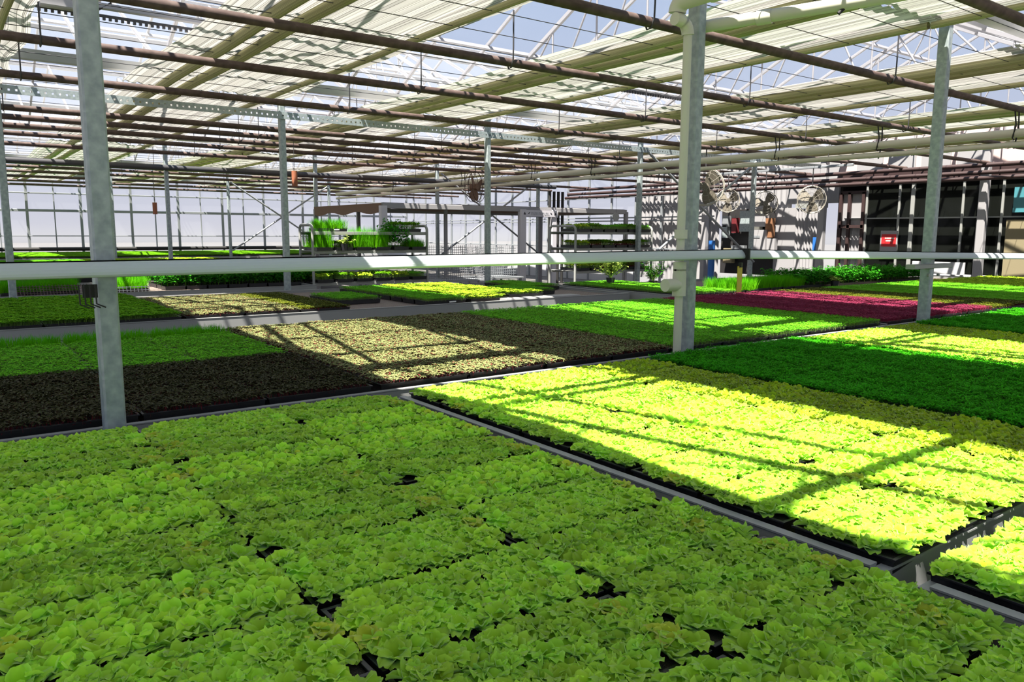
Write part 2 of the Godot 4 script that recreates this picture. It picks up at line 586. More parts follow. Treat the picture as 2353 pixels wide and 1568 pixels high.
func tray(kind: String, at: Vector3, label: String, group: String, turn := 0.0, tagged := false, tall := 1.0) -> Node3D:
	var t := thing("seedling_tray", at, label, "tray", group, turn)
	part("tray_body", tray_mesh, M.black_plastic, t)
	part("soil", soil_mesh, M.soil, t)
	var f := MeshInstance3D.new()
	f.name = "foliage"
	f.mesh = layout(kind, (int(absf(at.x * 7.3 + at.z * 11.7) * 10.0)) % 4)
	f.material_override = M[KIND[kind][0]]
	f.position.y = 0.04
	f.scale = Vector3(1.0, tall, 1.0)
	f.rotation.y = PI if int(absf(at.x * 3.1 + at.z * 17.0) * 10.0) % 2 else 0.0
	f.set_meta("kind", "stuff")
	t.add_child(f)
	if tagged:
		var b := MB.new()
		b.box(Vector3(0.08, 0.03, 0.1385), Vector3(0.09, 0.016, 0.003))
		part("name_tag", b, M.white_tag, t)
	return t


# rows run away from z0, columns run along +x from x0
func block(kind: String, x0: float, cols: int, z0: float, rows: int, look: String, from_row: String, from_col: String, group: String, y := BENCH + 0.003) -> void:
	for r in rows:
		for c in cols:
			var p := Vector3(x0 + (c + 0.5) * PITCH_X, y, z0 - (r + 0.5) * PITCH_Z)
			var seen := false
			for dx: float in [-0.27, 0.27]:
				for dz: float in [-0.14, 0.14]:
					if in_view(p + Vector3(dx, 0.06, dz)): seen = true
			if not seen: continue
			rng.seed = hash(p)
			var q := p + Vector3(rng.randf_range(-0.004, 0.004), 0, rng.randf_range(-0.004, 0.004))
			tray(kind, q, "%s, %s row from %s, %s column from %s" % [look, ORD[r], from_row, ORD[c], from_col], group, rng.randf_range(-0.008, 0.008))


func bench(x0: float, x1: float, z0: float, z1: float, label: String, top: Material, rim_h := 0.09, right_lip := 0.024) -> void:
	# z0 is the near side, z1 the far side
	var t := thing("bench", Vector3((x0 + x1) / 2, 0, (z0 + z1) / 2), label, "bench", "growing benches")
	var hx := (x1 - x0) / 2
	var hz := (z0 - z1) / 2
	var b := MB.new()
	b.box(Vector3(0, BENCH - 0.008, 0), Vector3(hx * 2 - 0.02, 0.012, hz * 2 - 0.02))
	part("bench_top", b, top, t)
	for s: float in [-1.0, 1.0]:
		b = MB.new()
		var prof := [Vector2(-0.012, -rim_h + 0.03), Vector2(0.012, -rim_h + 0.03), Vector2(0.012, 0.024), Vector2(0.016, 0.027), Vector2(0.016, 0.032), Vector2(-0.016, 0.032), Vector2(-0.016, 0.027), Vector2(-0.012, 0.024)]
		b.bar(prof, Vector3(-hx, BENCH, s * (hz - 0.012)), Vector3(hx, BENCH, s * (hz - 0.012)))
		part("rim_rail", b, M.bench_grey, t)
		b = MB.new()
		var lip := right_lip if s > 0 else 0.036
		prof = [Vector2(-0.012, -rim_h + 0.03), Vector2(0.012, -rim_h + 0.03), Vector2(0.012, lip), Vector2(0.016, lip + 0.003), Vector2(0.016, lip + 0.008), Vector2(-0.016, lip + 0.008), Vector2(-0.016, lip + 0.003), Vector2(-0.012, lip)]
		b.bar(prof, Vector3(s * (hx - 0.012), BENCH, -hz + 0.024), Vector3(s * (hx - 0.012), BENCH, hz - 0.024))
		part("rim_rail", b, M.bench_grey, t)
	var n := maxi(2, int(hx * 2 / 2.0))
	for k in n:
		for s: float in [-1.0, 1.0]:
			b = MB.new()
			var x := lerpf(-hx + 0.3, hx - 0.3, float(k) / (n - 1))
			b.beam(Vector3(x, 0, s * (hz - 0.35)), Vector3(x, BENCH - 0.06, s * (hz - 0.35)), 0.05, 0.05)
			part("leg", b, M.grey_steel, t)
	for s: float in [-1.0, 1.0]:
		b = MB.new()
		b.beam(Vector3(-hx + 0.03, BENCH - 0.04, s * (hz - 0.35)), Vector3(hx - 0.03, BENCH - 0.04, s * (hz - 0.35)), 0.05, 0.05)
		part("support_beam", b, M.grey_steel, t)


# trays that the photograph runs together: one object
func bed(called: String, kind: String, x0: float, cols: int, z0: float, rows: int, label: String, y := BENCH + 0.003) -> void:
	var t := thing(called, Vector3(x0 + cols * PITCH_X / 2, y, z0 - rows * PITCH_Z / 2), label, "tray block")
	t.set_meta("kind", "stuff")
	var where := []
	for r in rows:
		for c in cols:
			where.append(Transform3D(Basis(Vector3.UP, PI * ((r * 3 + c) % 2)), Vector3((c + 0.5 - cols / 2.0) * PITCH_X, 0, (rows / 2.0 - r - 0.5) * PITCH_Z)))
	for w in 2:
		var mm := MultiMesh.new()
		mm.transform_format = MultiMesh.TRANSFORM_3D
		mm.mesh = tray_mesh if w == 0 else soil_mesh
		mm.instance_count = where.size()
		for k in where.size(): mm.set_instance_transform(k, where[k])
		var o := MultiMeshInstance3D.new()
		o.name = "tray_body" if w == 0 else "soil"
		o.multimesh = mm
		o.material_override = M.black_plastic if w == 0 else M.soil
		o.set_meta("kind", "stuff")
		t.add_child(o)
	for v in 3:
		var at := []
		for k in where.size():
			if (k * 7 + k / 3) % 3 == v: at.append(where[k] * Transform3D(Basis(), Vector3(0, 0.04, 0)))
		if at.is_empty(): continue
		var mm := MultiMesh.new()
		mm.transform_format = MultiMesh.TRANSFORM_3D
		mm.mesh = layout(kind, v)
		mm.instance_count = at.size()
		for k in at.size(): mm.set_instance_transform(k, at[k])
		var o := MultiMeshInstance3D.new()
		o.name = "foliage"
		o.multimesh = mm
		o.material_override = M[KIND[kind][0]]
		o.set_meta("kind", "stuff")
		t.add_child(o, true)


func benches() -> void:
	tray_shapes()
	bench(-2.0, 1.69, 0.7, -3.235, "galvanised bench of green lettuce trays nearest the camera, left of the divider", M.bench_mesh, 0.09, -0.05)
	bench(1.72, 11.0, -0.865, -3.235, "galvanised bench of lettuce and herb trays right of the divider", M.bench_mesh)
	bench(1.72, 5.0, 0.7, -0.775, "galvanised bench at the lower right corner, beyond the double rail", M.bench_mesh)
	bench(-2.0, 6.6, -3.42, -6.32, "galvanised bench behind the front posts, with beet and cress trays", M.bench_mesh)
	bench(6.62, 15.5, -3.42, -6.25, "galvanised bench at right with magenta and green trays", M.bench_mesh)
	bench(-1.2, 7.35, -7.3, -10.15, "galvanised bench behind the grey rim, half empty brown mesh top", M.bench_mesh, 0.11)
	var x := 1.764
	block("lettuce", 1.645 - 5 * PITCH_X, 5, -3.22 + 11 * PITCH_Z, 11, "lettuce tray on left bench", "camera", "left", "lettuce trays on the left front bench")
	block("lettuce", x, 2, -0.85, 8, "lettuce tray right of divider", "double rail", "divider", "lettuce trays right of the divider")
	block("olive", x + 2 * PITCH_X, 1, -0.85, 8, "olive lettuce tray", "double rail", "bright lettuce", "olive lettuce trays")
	block("feather", x + 3 * PITCH_X, 3, -0.85, 8, "dark feathery herb tray", "double rail", "olive lettuce", "feathery herb trays")
	block("lettuce", x + 6 * PITCH_X, 2, -0.85, 8, "lettuce tray beyond herbs", "double rail", "feathery herbs", "far lettuce trays on the right bench")
	block("olive", x + 8 * PITCH_X, 1, -0.85, 8, "olive lettuce tray by right post", "double rail", "far lettuce", "olive lettuce trays near the right post")
	block("feather", x + 9 * PITCH_X, 4, -0.85, 8, "dark herb tray at right edge", "double rail", "right post", "herb trays at the right edge")
	block("lettuce", x, 4, -0.79 + 3 * PITCH_Z, 3, "lettuce tray on corner bench", "camera", "divider", "lettuce trays in the lower right corner")
	var bx := 1.72
	block("darkbeet", bx - 5 * PITCH_X, 5, -3.47, 4, "beet seedling tray coloured for shade", "front posts", "left", "beet trays at left, leaves darkened as if shaded")
	block("beet", bx + 0.03, 4, -3.47, 9, "beet seedling tray mid bench", "front posts", "left cress", "beet trays in the middle")
	bed("cress_trays", "cress", bx - 5 * PITCH_X, 5, -3.47 - 4 * PITCH_Z, 4, "mat of bright green cress trays between shade-darkened beet and grass at left")
	bed("grass_trays", "grass", bx - 5 * PITCH_X, 5, -3.47 - 8 * PITCH_Z, 1, "strip of thin tall grass trays in front of the grey rim at left")
	bed("cress_trays", "cress", bx + 0.03 + 4 * PITCH_X, 5, -3.47, 9, "mat of fine bright green trays around and behind the middle post")
	bed("amaranth_trays", "amaranth", 6.66, 4, -3.47, 9, "block of magenta amaranth trays left of and behind the right post")
	bed("brown_seedling_trays", "brown", 6.66 + 4 * PITCH_X, 2, -3.47, 9, "strip of brownish green trays just beyond the magenta block")
	bed("cress_trays", "cress", 6.66 + 6 * PITCH_X, 5, -3.47, 9, "strip of bright green trays between the brownish strip and the windows")
	bed("pale_seedling_trays", "pale", 6.66 + 11 * PITCH_X, 5, -3.47, 9, "strip of pale green trays at the bench end by the dark windows")
	bed("shoot_trays", "pea", 1.74 - 5 * PITCH_X, 5, -7.33, 9, "block of leafy green shoot trays behind the grey rim at left")
	bed("beet_trays", "beet", 1.76, 2, -7.33, 7, "block of pale sunlit beet trays behind the grey rim")
	bed("brown_seedling_trays", "brown", 1.76 + 2 * PITCH_X, 1, -7.33, 7, "dark strip of trays between sunlit beet and empty bench mesh")
	for k in 3: tray("cress", Vector3(3.85, 0.753, -8.25 - k * 0.29), "loose cress tray on the brown mesh, %s of three from the rim" % ORD[k], "loose cress trays on the mesh", 0.0)
	for k in 8: tray("cress", Vector3(4.62, 0.753, -7.62 - k * 0.295), "green mat tray beside the yellow lettuce, %s from the rim" % ORD[k], "green mat trays on the mesh", 0.0, k < 5)
	for k in 8:
		for c in 2: tray("pale", Vector3(5.2 + c * 0.55, 0.753 + (0.03 if c == 1 and k == 0 else 0.0), -7.6 - k * 0.295), "yellow lettuce tray on the brown mesh, %s row from rim, %s column from mats" % [ORD[k], ORD[c]], "yellow lettuce trays on the mesh")
	for k in 3: tray("cress", Vector3(6.4, 0.753, -8.15 - k * 0.3), "small green tray right of the yellow lettuce, %s from the rim" % ORD[k], "small green trays right of the yellow lettuce")


# ---------------------------------------------------------------- the house
const ROWS := [4.0, -3.3, -10.45, -17.6, -24.8, -32.0]
const EAVE := 3.5
const RIDGE := 5.25


func roof_y(z: float) -> float:
	for k in 5:
		if z <= ROWS[k] and z >= ROWS[k + 1]:
			var m: float = (ROWS[k] + ROWS[k + 1]) / 2
			var h: float = (ROWS[k] - ROWS[k + 1]) / 2
			return EAVE + (RIDGE - EAVE) * (1.0 - absf(z - m) / h)
	return EAVE


func roof() -> void:
	var c := struct("ceiling")
	var x0 := -4.0
	var x1 := 17.6
	var w := 0.8
	var n := int((x1 - x0) / w)
	for k in 5:
		var m: float = (ROWS[k] + ROWS[k + 1]) / 2
		for side in 2:
			var e: float = ROWS[k] if side == 0 else ROWS[k + 1]
			var near := (k == 0 and side == 1) or k == 1 or k == 2
			var a := Vector3(0, EAVE + 0.06, e)
			var r := Vector3(0, RIDGE + 0.06, m)
			var slope := (r - a).normalized()
			var nn := slope.cross(Vector3.RIGHT).normalized()
			if nn.y < 0: nn = -nn
			var b := Basis(Vector3.RIGHT, nn, Vector3.RIGHT.cross(nn))
			var half := (r - a).length() / 2
			var pm := MB.new()
			pm.box(Vector3.ZERO, Vector3(w - 0.03, 0.005, half - 0.02), b)
			var pane := pm.mesh()
			var bm := MB.new()
			bm.beam(a, r, 0.035, 0.05, nn)
			var barm := bm.mesh()
			var all := MB.new()
			var allb := MB.new()
			for j in n + 1:
				var x := x0 + j * w
				if near: part("glazing_bar", barm, M.white_steel, c, Vector3(x, 0, 0))
				else: allb.beam(a + Vector3(x, 0, 0), r + Vector3(x, 0, 0), 0.035, 0.05, nn)
				if j == n: continue
				for h in 2:
					var at := a.lerp(r, 0.25 + 0.5 * h) + Vector3(x + w / 2, 0, 0)
					if near: part("roof_pane", pane, M.glass, c, at)
					else: all.box(at, Vector3(w - 0.03, 0.005, half - 0.02), b)
			if not near:
				part("roof_pane", all, M.glass, c).set_meta("kind", "stuff")
				part("glazing_bar", allb, M.white_steel, c).set_meta("kind", "stuff")
			for f: float in [0.34, 0.78]:
				var pb := MB.new()
				var q := a.lerp(r, f) - nn * 0.055
				pb.beam(q + Vector3(x0, 0, 0), q + Vector3(x1, 0, 0), 0.04, 0.06, nn)
				part("purlin", pb, M.white_steel, c)
		var rb := MB.new()
		rb.beam(Vector3(x0, RIDGE + 0.05, m), Vector3(x1, RIDGE + 0.05, m), 0.1, 0.09)
		part("ridge_beam", rb, M.white_steel, c)
	for k in 6:
		var gb := MB.new()
		gb.bar([Vector2(-0.1, 0.06), Vector2(-0.06, -0.04), Vector2(0.06, -0.04), Vector2(0.1, 0.06), Vector2(0.085, 0.06), Vector2(0.05, -0.025), Vector2(-0.05, -0.025), Vector2(-0.085, 0.06)], Vector3(x0, EAVE, ROWS[k]), Vector3(x1, EAVE, ROWS[k]))
		part("gutter", gb, M.bench_grey, c)
	# lattice trusses over each line of posts
	for k in 5:
		for x: float in [-2.8, 0.52, 3.85, 7.1, 10.6, 14.0, 17.3]:
			var t := MB.new()
			var za: float = ROWS[k]
			var zb: float = ROWS[k + 1]
			var m := (za + zb) / 2
			var y := EAVE - 0.12
			t.beam(Vector3(x, y, za), Vector3(x, y, zb), 0.05, 0.05)
			t.beam(Vector3(x, EAVE - 0.02, za), Vector3(x, RIDGE - 0.05, m), 0.045, 0.06)
			t.beam(Vector3(x, EAVE - 0.02, zb), Vector3(x, RIDGE - 0.05, m), 0.045, 0.06)
			var prev := Vector3(x, y, za)
			for j in range(1, 8):
				var z := lerpf(za, zb, j / 8.0)
				var up := Vector3(x, roof_y(z) - 0.05, z)
				var lo := Vector3(x, y, z)
				t.rod(lo, up, 0.014, 5)
				if j <= 4: t.rod(prev, up, 0.014, 5)
				else: t.rod(Vector3(x, roof_y(lerpf(za, zb, (j - 1) / 8.0)) - 0.05, lerpf(za, zb, (j - 1) / 8.0)), lo, 0.014, 5)
				prev = lo
			part("roof_truss", t, M.white_steel, c)


func post(x: float, z: float, label: String, w := 0.074, d := 0.09, top := EAVE - 0.1, m: Material = null) -> Node3D:
	var t := thing("post", Vector3(x, 0, z), label, "post", "galvanised roof posts")
	var b := MB.new()
	b.beam(Vector3(0, 0.012, 0), Vector3(0, top, 0), w, d, Vector3.BACK, 0.1)
	part("shaft", b, m if m else M.galvanised, t)
	b = MB.new()
	b.box(Vector3(0, 0.006, 0), Vector3(0.16, 0.012, 0.16))
	part("base_plate", b, M.grey_steel, t)
	b = MB.new()
	b.box(Vector3(0, top + 0.03, 0), Vector3(0.1, 0.06, 0.12))
	part("cap_bracket", b, M.grey_steel, t)
	return t


func posts() -> void:
	post(0.512, -3.33, "big galvanised post at left, in front, behind the aluminium rail")
	post(3.875, -3.33, "big galvanised post right of centre, with a white pipe strapped beside it")
	var t := post(6.98, -3.30, "big galvanised post at right with a bracket under the aluminium rail")
	var b := MB.new()
	b.beam(Vector3(-0.34, BENCH + 0.545, 0.02), Vector3(0.34, BENCH + 0.545, 0.02), 0.08, 0.04)
	part("bracket", b, M.old_aluminium, t)
	for s: float in [-0.09, 0.09]:
		b = MB.new()
		b.tube([Vector3(s, BENCH + 0.47, 0.047), Vector3(s, BENCH + 0.47, 0.065)], 0.014, 6)
		part("bolt", b, M.old_aluminium, t)
	var second := ["leftmost", "second", "third", "fourth", "fifth"]
	var xs := [0.66, 3.86, 7.22, 10.68, 14.12]
	for k in 5: post(xs[k], -10.42, "galvanised post behind the grey rim, %s in the second post row" % second[k])
	xs = [0.7, 4.0, 7.28, 10.6, 13.95]
	for k in range(1, 5): post(xs[k], -17.6, "thinner looking post in the third row, %s from left" % ORD[k - 1])
	xs = [4.14, 7.41, 10.72]
	for k in 3: post(xs[k], -24.8, "distant post in the fourth row before the glass wall, %s from left" % ORD[k])


func rails() -> void:
	var prof := [Vector2(-0.03, 0.03), Vector2(-0.03, 0.025), Vector2(-0.006, 0.025), Vector2(-0.002, 0.02), Vector2(0.008, 0.011), Vector2(0.016, 0.0), Vector2(0.021, -0.012), Vector2(0.022, -0.022), Vector2(0.018, -0.029), Vector2(0.008, -0.032), Vector2(-0.012, -0.032), Vector2(-0.012, -0.029), Vector2(0.006, -0.029), Vector2(0.015, -0.026), Vector2(0.019, -0.021), Vector2(0.018, -0.012), Vector2(0.013, -0.001), Vector2(0.005, 0.009), Vector2(-0.004, 0.017), Vector2(-0.009, 0.022), Vector2(-0.026, 0.022), Vector2(-0.026, -0.03), Vector2(-0.03, -0.03)]
	for k in 2:
		var b := MB.new()
		var p := []
		# swept along x: outline x points to the camera side (+z), so mirror it
		for q: Vector2 in prof: p.append(Vector2(-q.x, q.y))
		if k == 0: b.bar(p, Vector3(-2.2, EYE - 0.146, -3.21), Vector3(4.27, EYE - 0.132, -3.21))
		else: b.bar(p, Vector3(4.285, EYE - 0.134, -3.21), Vector3(12.0, EYE - 0.265, -3.21))
		var o := part("aluminium_rail", b, M.aluminium)
		tag(o, "long aluminium rail across the picture, %s section of the joint" % ["left", "right"][k], "rail", "aluminium rails")
	var b := MB.new()
	b.box(Vector3(4.277, EYE - 0.134, -3.2), Vector3(0.016, 0.075, 0.075))
	tag(part("rail_clamp", b, M.black_rubber), "black clamp band around the joint of the aluminium rail", "clamp")
	# yellow sticky card with a clip
	var t := thing("sticky_card", Vector3(4.2, EYE - 0.185, -3.175), "yellow sticky insect card hanging by a black clip from the aluminium rail", "insect card")
	b = MB.new()
	b.box(Vector3(0, -0.11, 0), Vector3(0.1, 0.17, 0.003), Basis(Vector3.UP, 0.35))
	part("card", b, M.sticky_yellow, t)
	b = MB.new()
	b.box(Vector3(0, -0.018, 0.004), Vector3(0.035, 0.03, 0.02), Basis(Vector3.UP, 0.35))
	part("clip", b, M.black_rubber, t)
	# wire holder on the left post
	t = thing("wire_holder", Vector3(0.44, EYE - 0.27, -3.25), "small black wire holder hooked on the left post below the rail", "wire holder")
	for k in 4:
		b = MB.new()
		var x := -0.03 + k * 0.018
		b.tube([Vector3(x, 0.07, 0.02), Vector3(x, 0.0, 0.03), Vector3(x + 0.03, -0.015, 0.03)], 0.003, 5)
		part("wire", b, M.black_rubber, t)
	b = MB.new()
	b.box(Vector3(0.01, 0.045, -0.01), Vector3(0.05, 0.05, 0.008))
	part("back_plate", b, M.black_rubber, t)


func arc(c: Vector3, a: Vector3, b: Vector3, r: float, n := 6) -> Array:      # quarter bend from c + a * r round to c + b * r
	var o := []
	for k in n + 1:
		var t := PI / 2 * k / n
		o.append(c + a * r * cos(t) + b * r * sin(t))
	return o


func pipes() -> void:
	# rusty heating pipes below the shade cloth
	var zs := [-0.8, -2.37, -3.95, -5.58, -7.15, -8.85, -11.2, -12.1, -13.05, -14.1, -15.75, -19.2, -21.2, -22.9, -25.0, -27.2, -29.4]
	for k in zs.size():
		var z: float = zs[k]
		var t := thing("heating_pipe", Vector3(6.5, EYE + 1.45, z), "rusty heating pipe under the shade cloth, %s counted from the camera" % ORD[k], "heating pipe", "overhead heating pipes")
		var b := MB.new()
		b.tube([Vector3(-9.5, 0, 0), Vector3(10.9, 0, 0)], 0.036, 12)
		part("pipe", b, M.rusty_pipe, t)
		for x: float in [-2.8, 0.52, 3.85, 7.1, 10.6, 14.0]:
			b = MB.new()
			var px := x - 6.5 + 0.25
			b.tube([Vector3(px, 0.42, 0.05), Vector3(px, 0.12, 0.05), Vector3(px, 0.02, 0.046), Vector3(px, -0.042, 0.02), Vector3(px, -0.046, -0.02), Vector3(px, 0.01, -0.046)], 0.007, 5)
			part("hanger", b, M.dark_steel, t)
	var big := MB.new()
	big.tube([Vector3(-2, EYE + 1.3, -17.5), Vector3(14.5, EYE + 1.3, -17.5)], 0.06, 12)
	tag(part("insulated_pipe", big, M.dark_steel), "thick dark pipe hung across the third post row", "pipe")
	# perforated purlin on the second post row
	var t := thing("perforated_rail", Vector3(0, EYE + 1.53, -10.36), "perforated galvanised rail running across the tops of the second post row", "perforated rail")
	var b := MB.new()
	b.box(Vector3(7, 0.028, 0), Vector3(19, 0.032, 0.012))
	b.box(Vector3(7, -0.028, 0), Vector3(19, 0.032, 0.012))
	b.box(Vector3(7, 0.046, -0.02), Vector3(19, 0.006, 0.05))
	for k in 272: b.box(Vector3(-2.5 + k * 0.07 + 0.024, 0, 0), Vector3(0.048, 0.025, 0.012))
	part("channel", b, M.galvanised, t)
	# white plastic down pipe strapped to the middle post
	t = thing("down_pipe", Vector3(3.732, 0, -3.275), "white plastic down pipe strapped to the middle post, with a tee below the rail", "pipe")
	b = MB.new()
	b.tube([Vector3(0, 0.05, 0), Vector3(0, EYE + 1.18, 0)], 0.026, 14)
	part("pipe", b, M.pvc, t)
	b = MB.new()
	b.tube(arc(Vector3(-0.075, EYE + 1.18, 0), Vector3.RIGHT, Vector3.UP, 0.075) + [Vector3(-0.12, EYE + 1.255, 0)], 0.038, 12)
	part("elbow", b, M.pvc, t)
	for y: float in [EYE - 0.005, EYE - 0.205, EYE - 0.25]:
		b = MB.new()
		b.tube([Vector3(0, y - 0.028, 0), Vector3(0, y + 0.028, 0)], 0.041, 14)
		part("coupling", b, M.pvc, t)
	b = MB.new()
	b.tube([Vector3(0, EYE - 0.39, 0), Vector3(0, EYE - 0.25, 0)], 0.043, 14)
	b.tube([Vector3(0, EYE - 0.32, 0), Vector3(-0.13, EYE - 0.32, 0)], 0.04, 14)
	part("tee", b, M.pvc, t)
	# thick drain pipe that comes in over the camera and bends at the middle post
	t = thing("drain_pipe", Vector3(3.66, EYE + 1.36, -3.3), "thick white drain pipe overhead, ending in a bend at the middle post", "pipe")
	b = MB.new()
	b.tube(arc(Vector3(0, -0.06, 0.06), Vector3(0, 0, -1), Vector3.UP, 0.06) + [Vector3(0.02, 0.02, 1.2), Vector3(0.04, 0.04, 4.0)], 0.052, 16)
	part("pipe", b, M.pvc, t)
	b = MB.new()
	b.tube([Vector3(0.003, 0.003, 0.25), Vector3(0.006, 0.006, 0.38)], 0.06, 16)
	part("coupling", b, M.pvc, t)
	t = thing("drain_pipe", Vector3(4.02, EYE + 1.27, -3.38), "thinner white pipe overhead, starting at the right side of the middle post", "pipe")
	b = MB.new()
	b.tube([Vector3(-0.1, 0, 0), Vector3(0.3, 0.02, 1.1), Vector3(0.6, 0.06, 4.0)], 0.037, 14)
	part("pipe", b, M.pvc, t)
	b = MB.new()
	b.tube([Vector3(0.03, 0.004, 0.36), Vector3(0.06, 0.006, 0.44)], 0.043, 14)
	part("coupling", b, M.pvc, t)
	b = MB.new()
	b.tube([Vector3(0.2, 0.45, 0.83), Vector3(0.2, 0.0, 0.83), Vector3(0.17, -0.04, 0.8)], 0.012, 6)
	part("hanger", b, M.black_rubber, t)
	# two pale pipes that run away from the camera under the heating pipes
	for k in 2:
		var y := 1.16 if k == 0 else 1.03
		t = thing("water_pipe", Vector3(10.2, EYE + y, -8), "pale plastic pipe hung below the heating pipes at right, the %s one" % ["upper thick", "lower thin"][k], "pipe", "pale pipes hung at right")
		b = MB.new()
		b.tube([Vector3(0, 0, 9), Vector3(0, 0.02, 0), Vector3(0, 0, -15)], 0.05 if k == 0 else 0.033, 12)
		part("pipe", b, M.pvc, t)
		if k == 0:
			for z: float in [-2.37, -3.95, -5.58, -7.15, -8.85, -11.2, -13.05, -15.75, -19.2]:
				for s: float in [-0.06, 0.06]:
					b = MB.new()
					b.tube([Vector3(s, 0.3, z + 8), Vector3(s * 0.6, 0.1, z + 8.02), Vector3(s * 0.9, -0.05, z + 8), Vector3(s * 0.2, -0.06 if s < 0 else -0.16, z + 8)], 0.009, 5)
					part("chain", b, M.black_rubber, t)


func cloths() -> void:
	var left := [-1.3, 1.93, 5.0, 8.25, 11.6, 14.9]
	var right := [0.8, 3.78, 6.9, 10.3, 13.75, 16.4]
	for k in 5:
		for j in 6:
			if k == 0 and j == 0: pass
			var za: float = ROWS[k] - 0.01
			var zb: float = ROWS[k + 1] + (0.01 if k < 4 else 0.2)
			var label := "pale shade cloth panel, %s strip from the left, %s roof bay from the camera" % [ORD[j], ORD[k]]
			var y := EYE + 1.75
			var t := thing("shade_cloth", Vector3(0, y, 0), label, "shade cloth", "shade cloth panels")
			rng.seed = 60 + k * 7 + j
			var cols := 44
			var rws := 26 if k < 3 else 12
			var pts := PackedVector3Array()
			var uv := PackedVector2Array()
			var ph := rng.randf() * 6.0
			var xa: float = left[j]
			var xb: float = right[j]
			for r in rws:
				var z := lerpf(za, zb, float(r) / (rws - 1))
				for q in cols:
					var f := float(q) / (cols - 1)
					var edge := smoothstep(0.75, 1.0, f) * 0.035 * sin(z * 2.6 + ph) + smoothstep(0.25, 0.0, f) * 0.02 * sin(z * 1.7 + ph)
					var sag := 0.012 * sin(q * 1.9) + 0.02 * sin(f * 9.0 + ph + z * 0.6) + 0.03 * smoothstep(0.6, 1.0, f) * sin(f * 30.0 + 0.8 * sin(z * 1.3 + ph))
					pts.append(Vector3(lerpf(xa, xb, f) + edge, sag, z))
					uv.append(Vector2(f * 1.3 + j * 0.37, z))
			var b := MB.new()
			b.grid(pts, rws, cols, PackedColorArray(), uv)
			part("sheet", b, M.shade_cloth, t)
			# gathered folds near the leading edge and one near the trailing edge
			for f: float in [0.2, 0.34, 0.9]:
				b = MB.new()
				var line := []
				for r in rws:
					var z := lerpf(za, zb, float(r) / (rws - 1))
					line.append(Vector3(lerpf(xa, xb, f) + 0.012 * sin(z * 1.9 + ph + f * 9.0), -0.05, z))
				b.tube(line, 0.05 if f < 0.5 else 0.03, 8, false)
				part("fold", b, M.bounce_tinted_fold, t)
	# support wires along x
	var wires := MB.new()
	for k in 48:
		var z := 1.5 - k * 0.55
		wires.tube([Vector3(-3.5, EYE + 1.685, z), Vector3(17.2, EYE + 1.685, z)], 0.0035, 4, false)
	var o := part("support_wires", wires, M.dark_steel)
	tag(o, "thin dark support wires stretched below the shade cloths", "wires", "", "stuff")


func wall_back() -> void:
	var w := struct("wall_back")
	var z := -32.0
	var b := MB.new()
	b.box(Vector3(6.8, 0.3, z), Vector3(21.6, 0.6, 0.15))
	part("knee_wall", b, M.concrete_sill, w)
	var ys := [0.6, 1.37, 2.26, 2.86, 3.5]
	var n := 26
	var dx := 21.6 / n
	for c in n + 1:
		b = MB.new()
		var thick := 0.085 if c % 2 == 0 else 0.035
		b.beam(Vector3(-4 + c * dx, 0.6, z + 0.02), Vector3(-4 + c * dx, 3.5, z + 0.02), thick, 0.07, Vector3.BACK)
		part("mullion", b, M.grey_steel, w)
	for k in 5:
		b = MB.new()
		b.beam(Vector3(-4, ys[k], z + 0.03), Vector3(17.6, ys[k], z + 0.03), 0.06, [0.06, 0.035, 0.09, 0.05, 0.12][k])
		part("rail", b, M.grey_steel, w)
	for c in n:
		for k in 4:
			b = MB.new()
			b.box(Vector3(-4 + (c + 0.5) * dx, (ys[k] + ys[k + 1]) / 2, z), Vector3(dx - 0.03, ys[k + 1] - ys[k] - 0.03, 0.005))
			part("pane", b, M.glass, w)
	b = MB.new()
	b.tube([Vector3(-3, EYE - 0.66, z + 0.4), Vector3(17, EYE - 0.66, z + 0.4)], 0.07, 10)
	tag(part("heating_main", b, M.black_rubber), "black heating main along the foot of the far glass wall", "pipe")


func corrugated(b: MB, x: float, z0: float, z1: float, y0: float, y1: float, amp := 0.018, pitch := 0.09) -> void:
	var n := maxi(6, int(absf(z1 - z0) / pitch * 6.0))
	var p := PackedVector3Array()
	for k in n + 1:
		var z := lerpf(z0, z1, float(k) / n)
		var dx := amp * sin(TAU * z / pitch)
		p.append(Vector3(x + dx, y0, z))
		p.append(Vector3(x + dx, y1, z))
	b.grid(p, n + 1, 2)


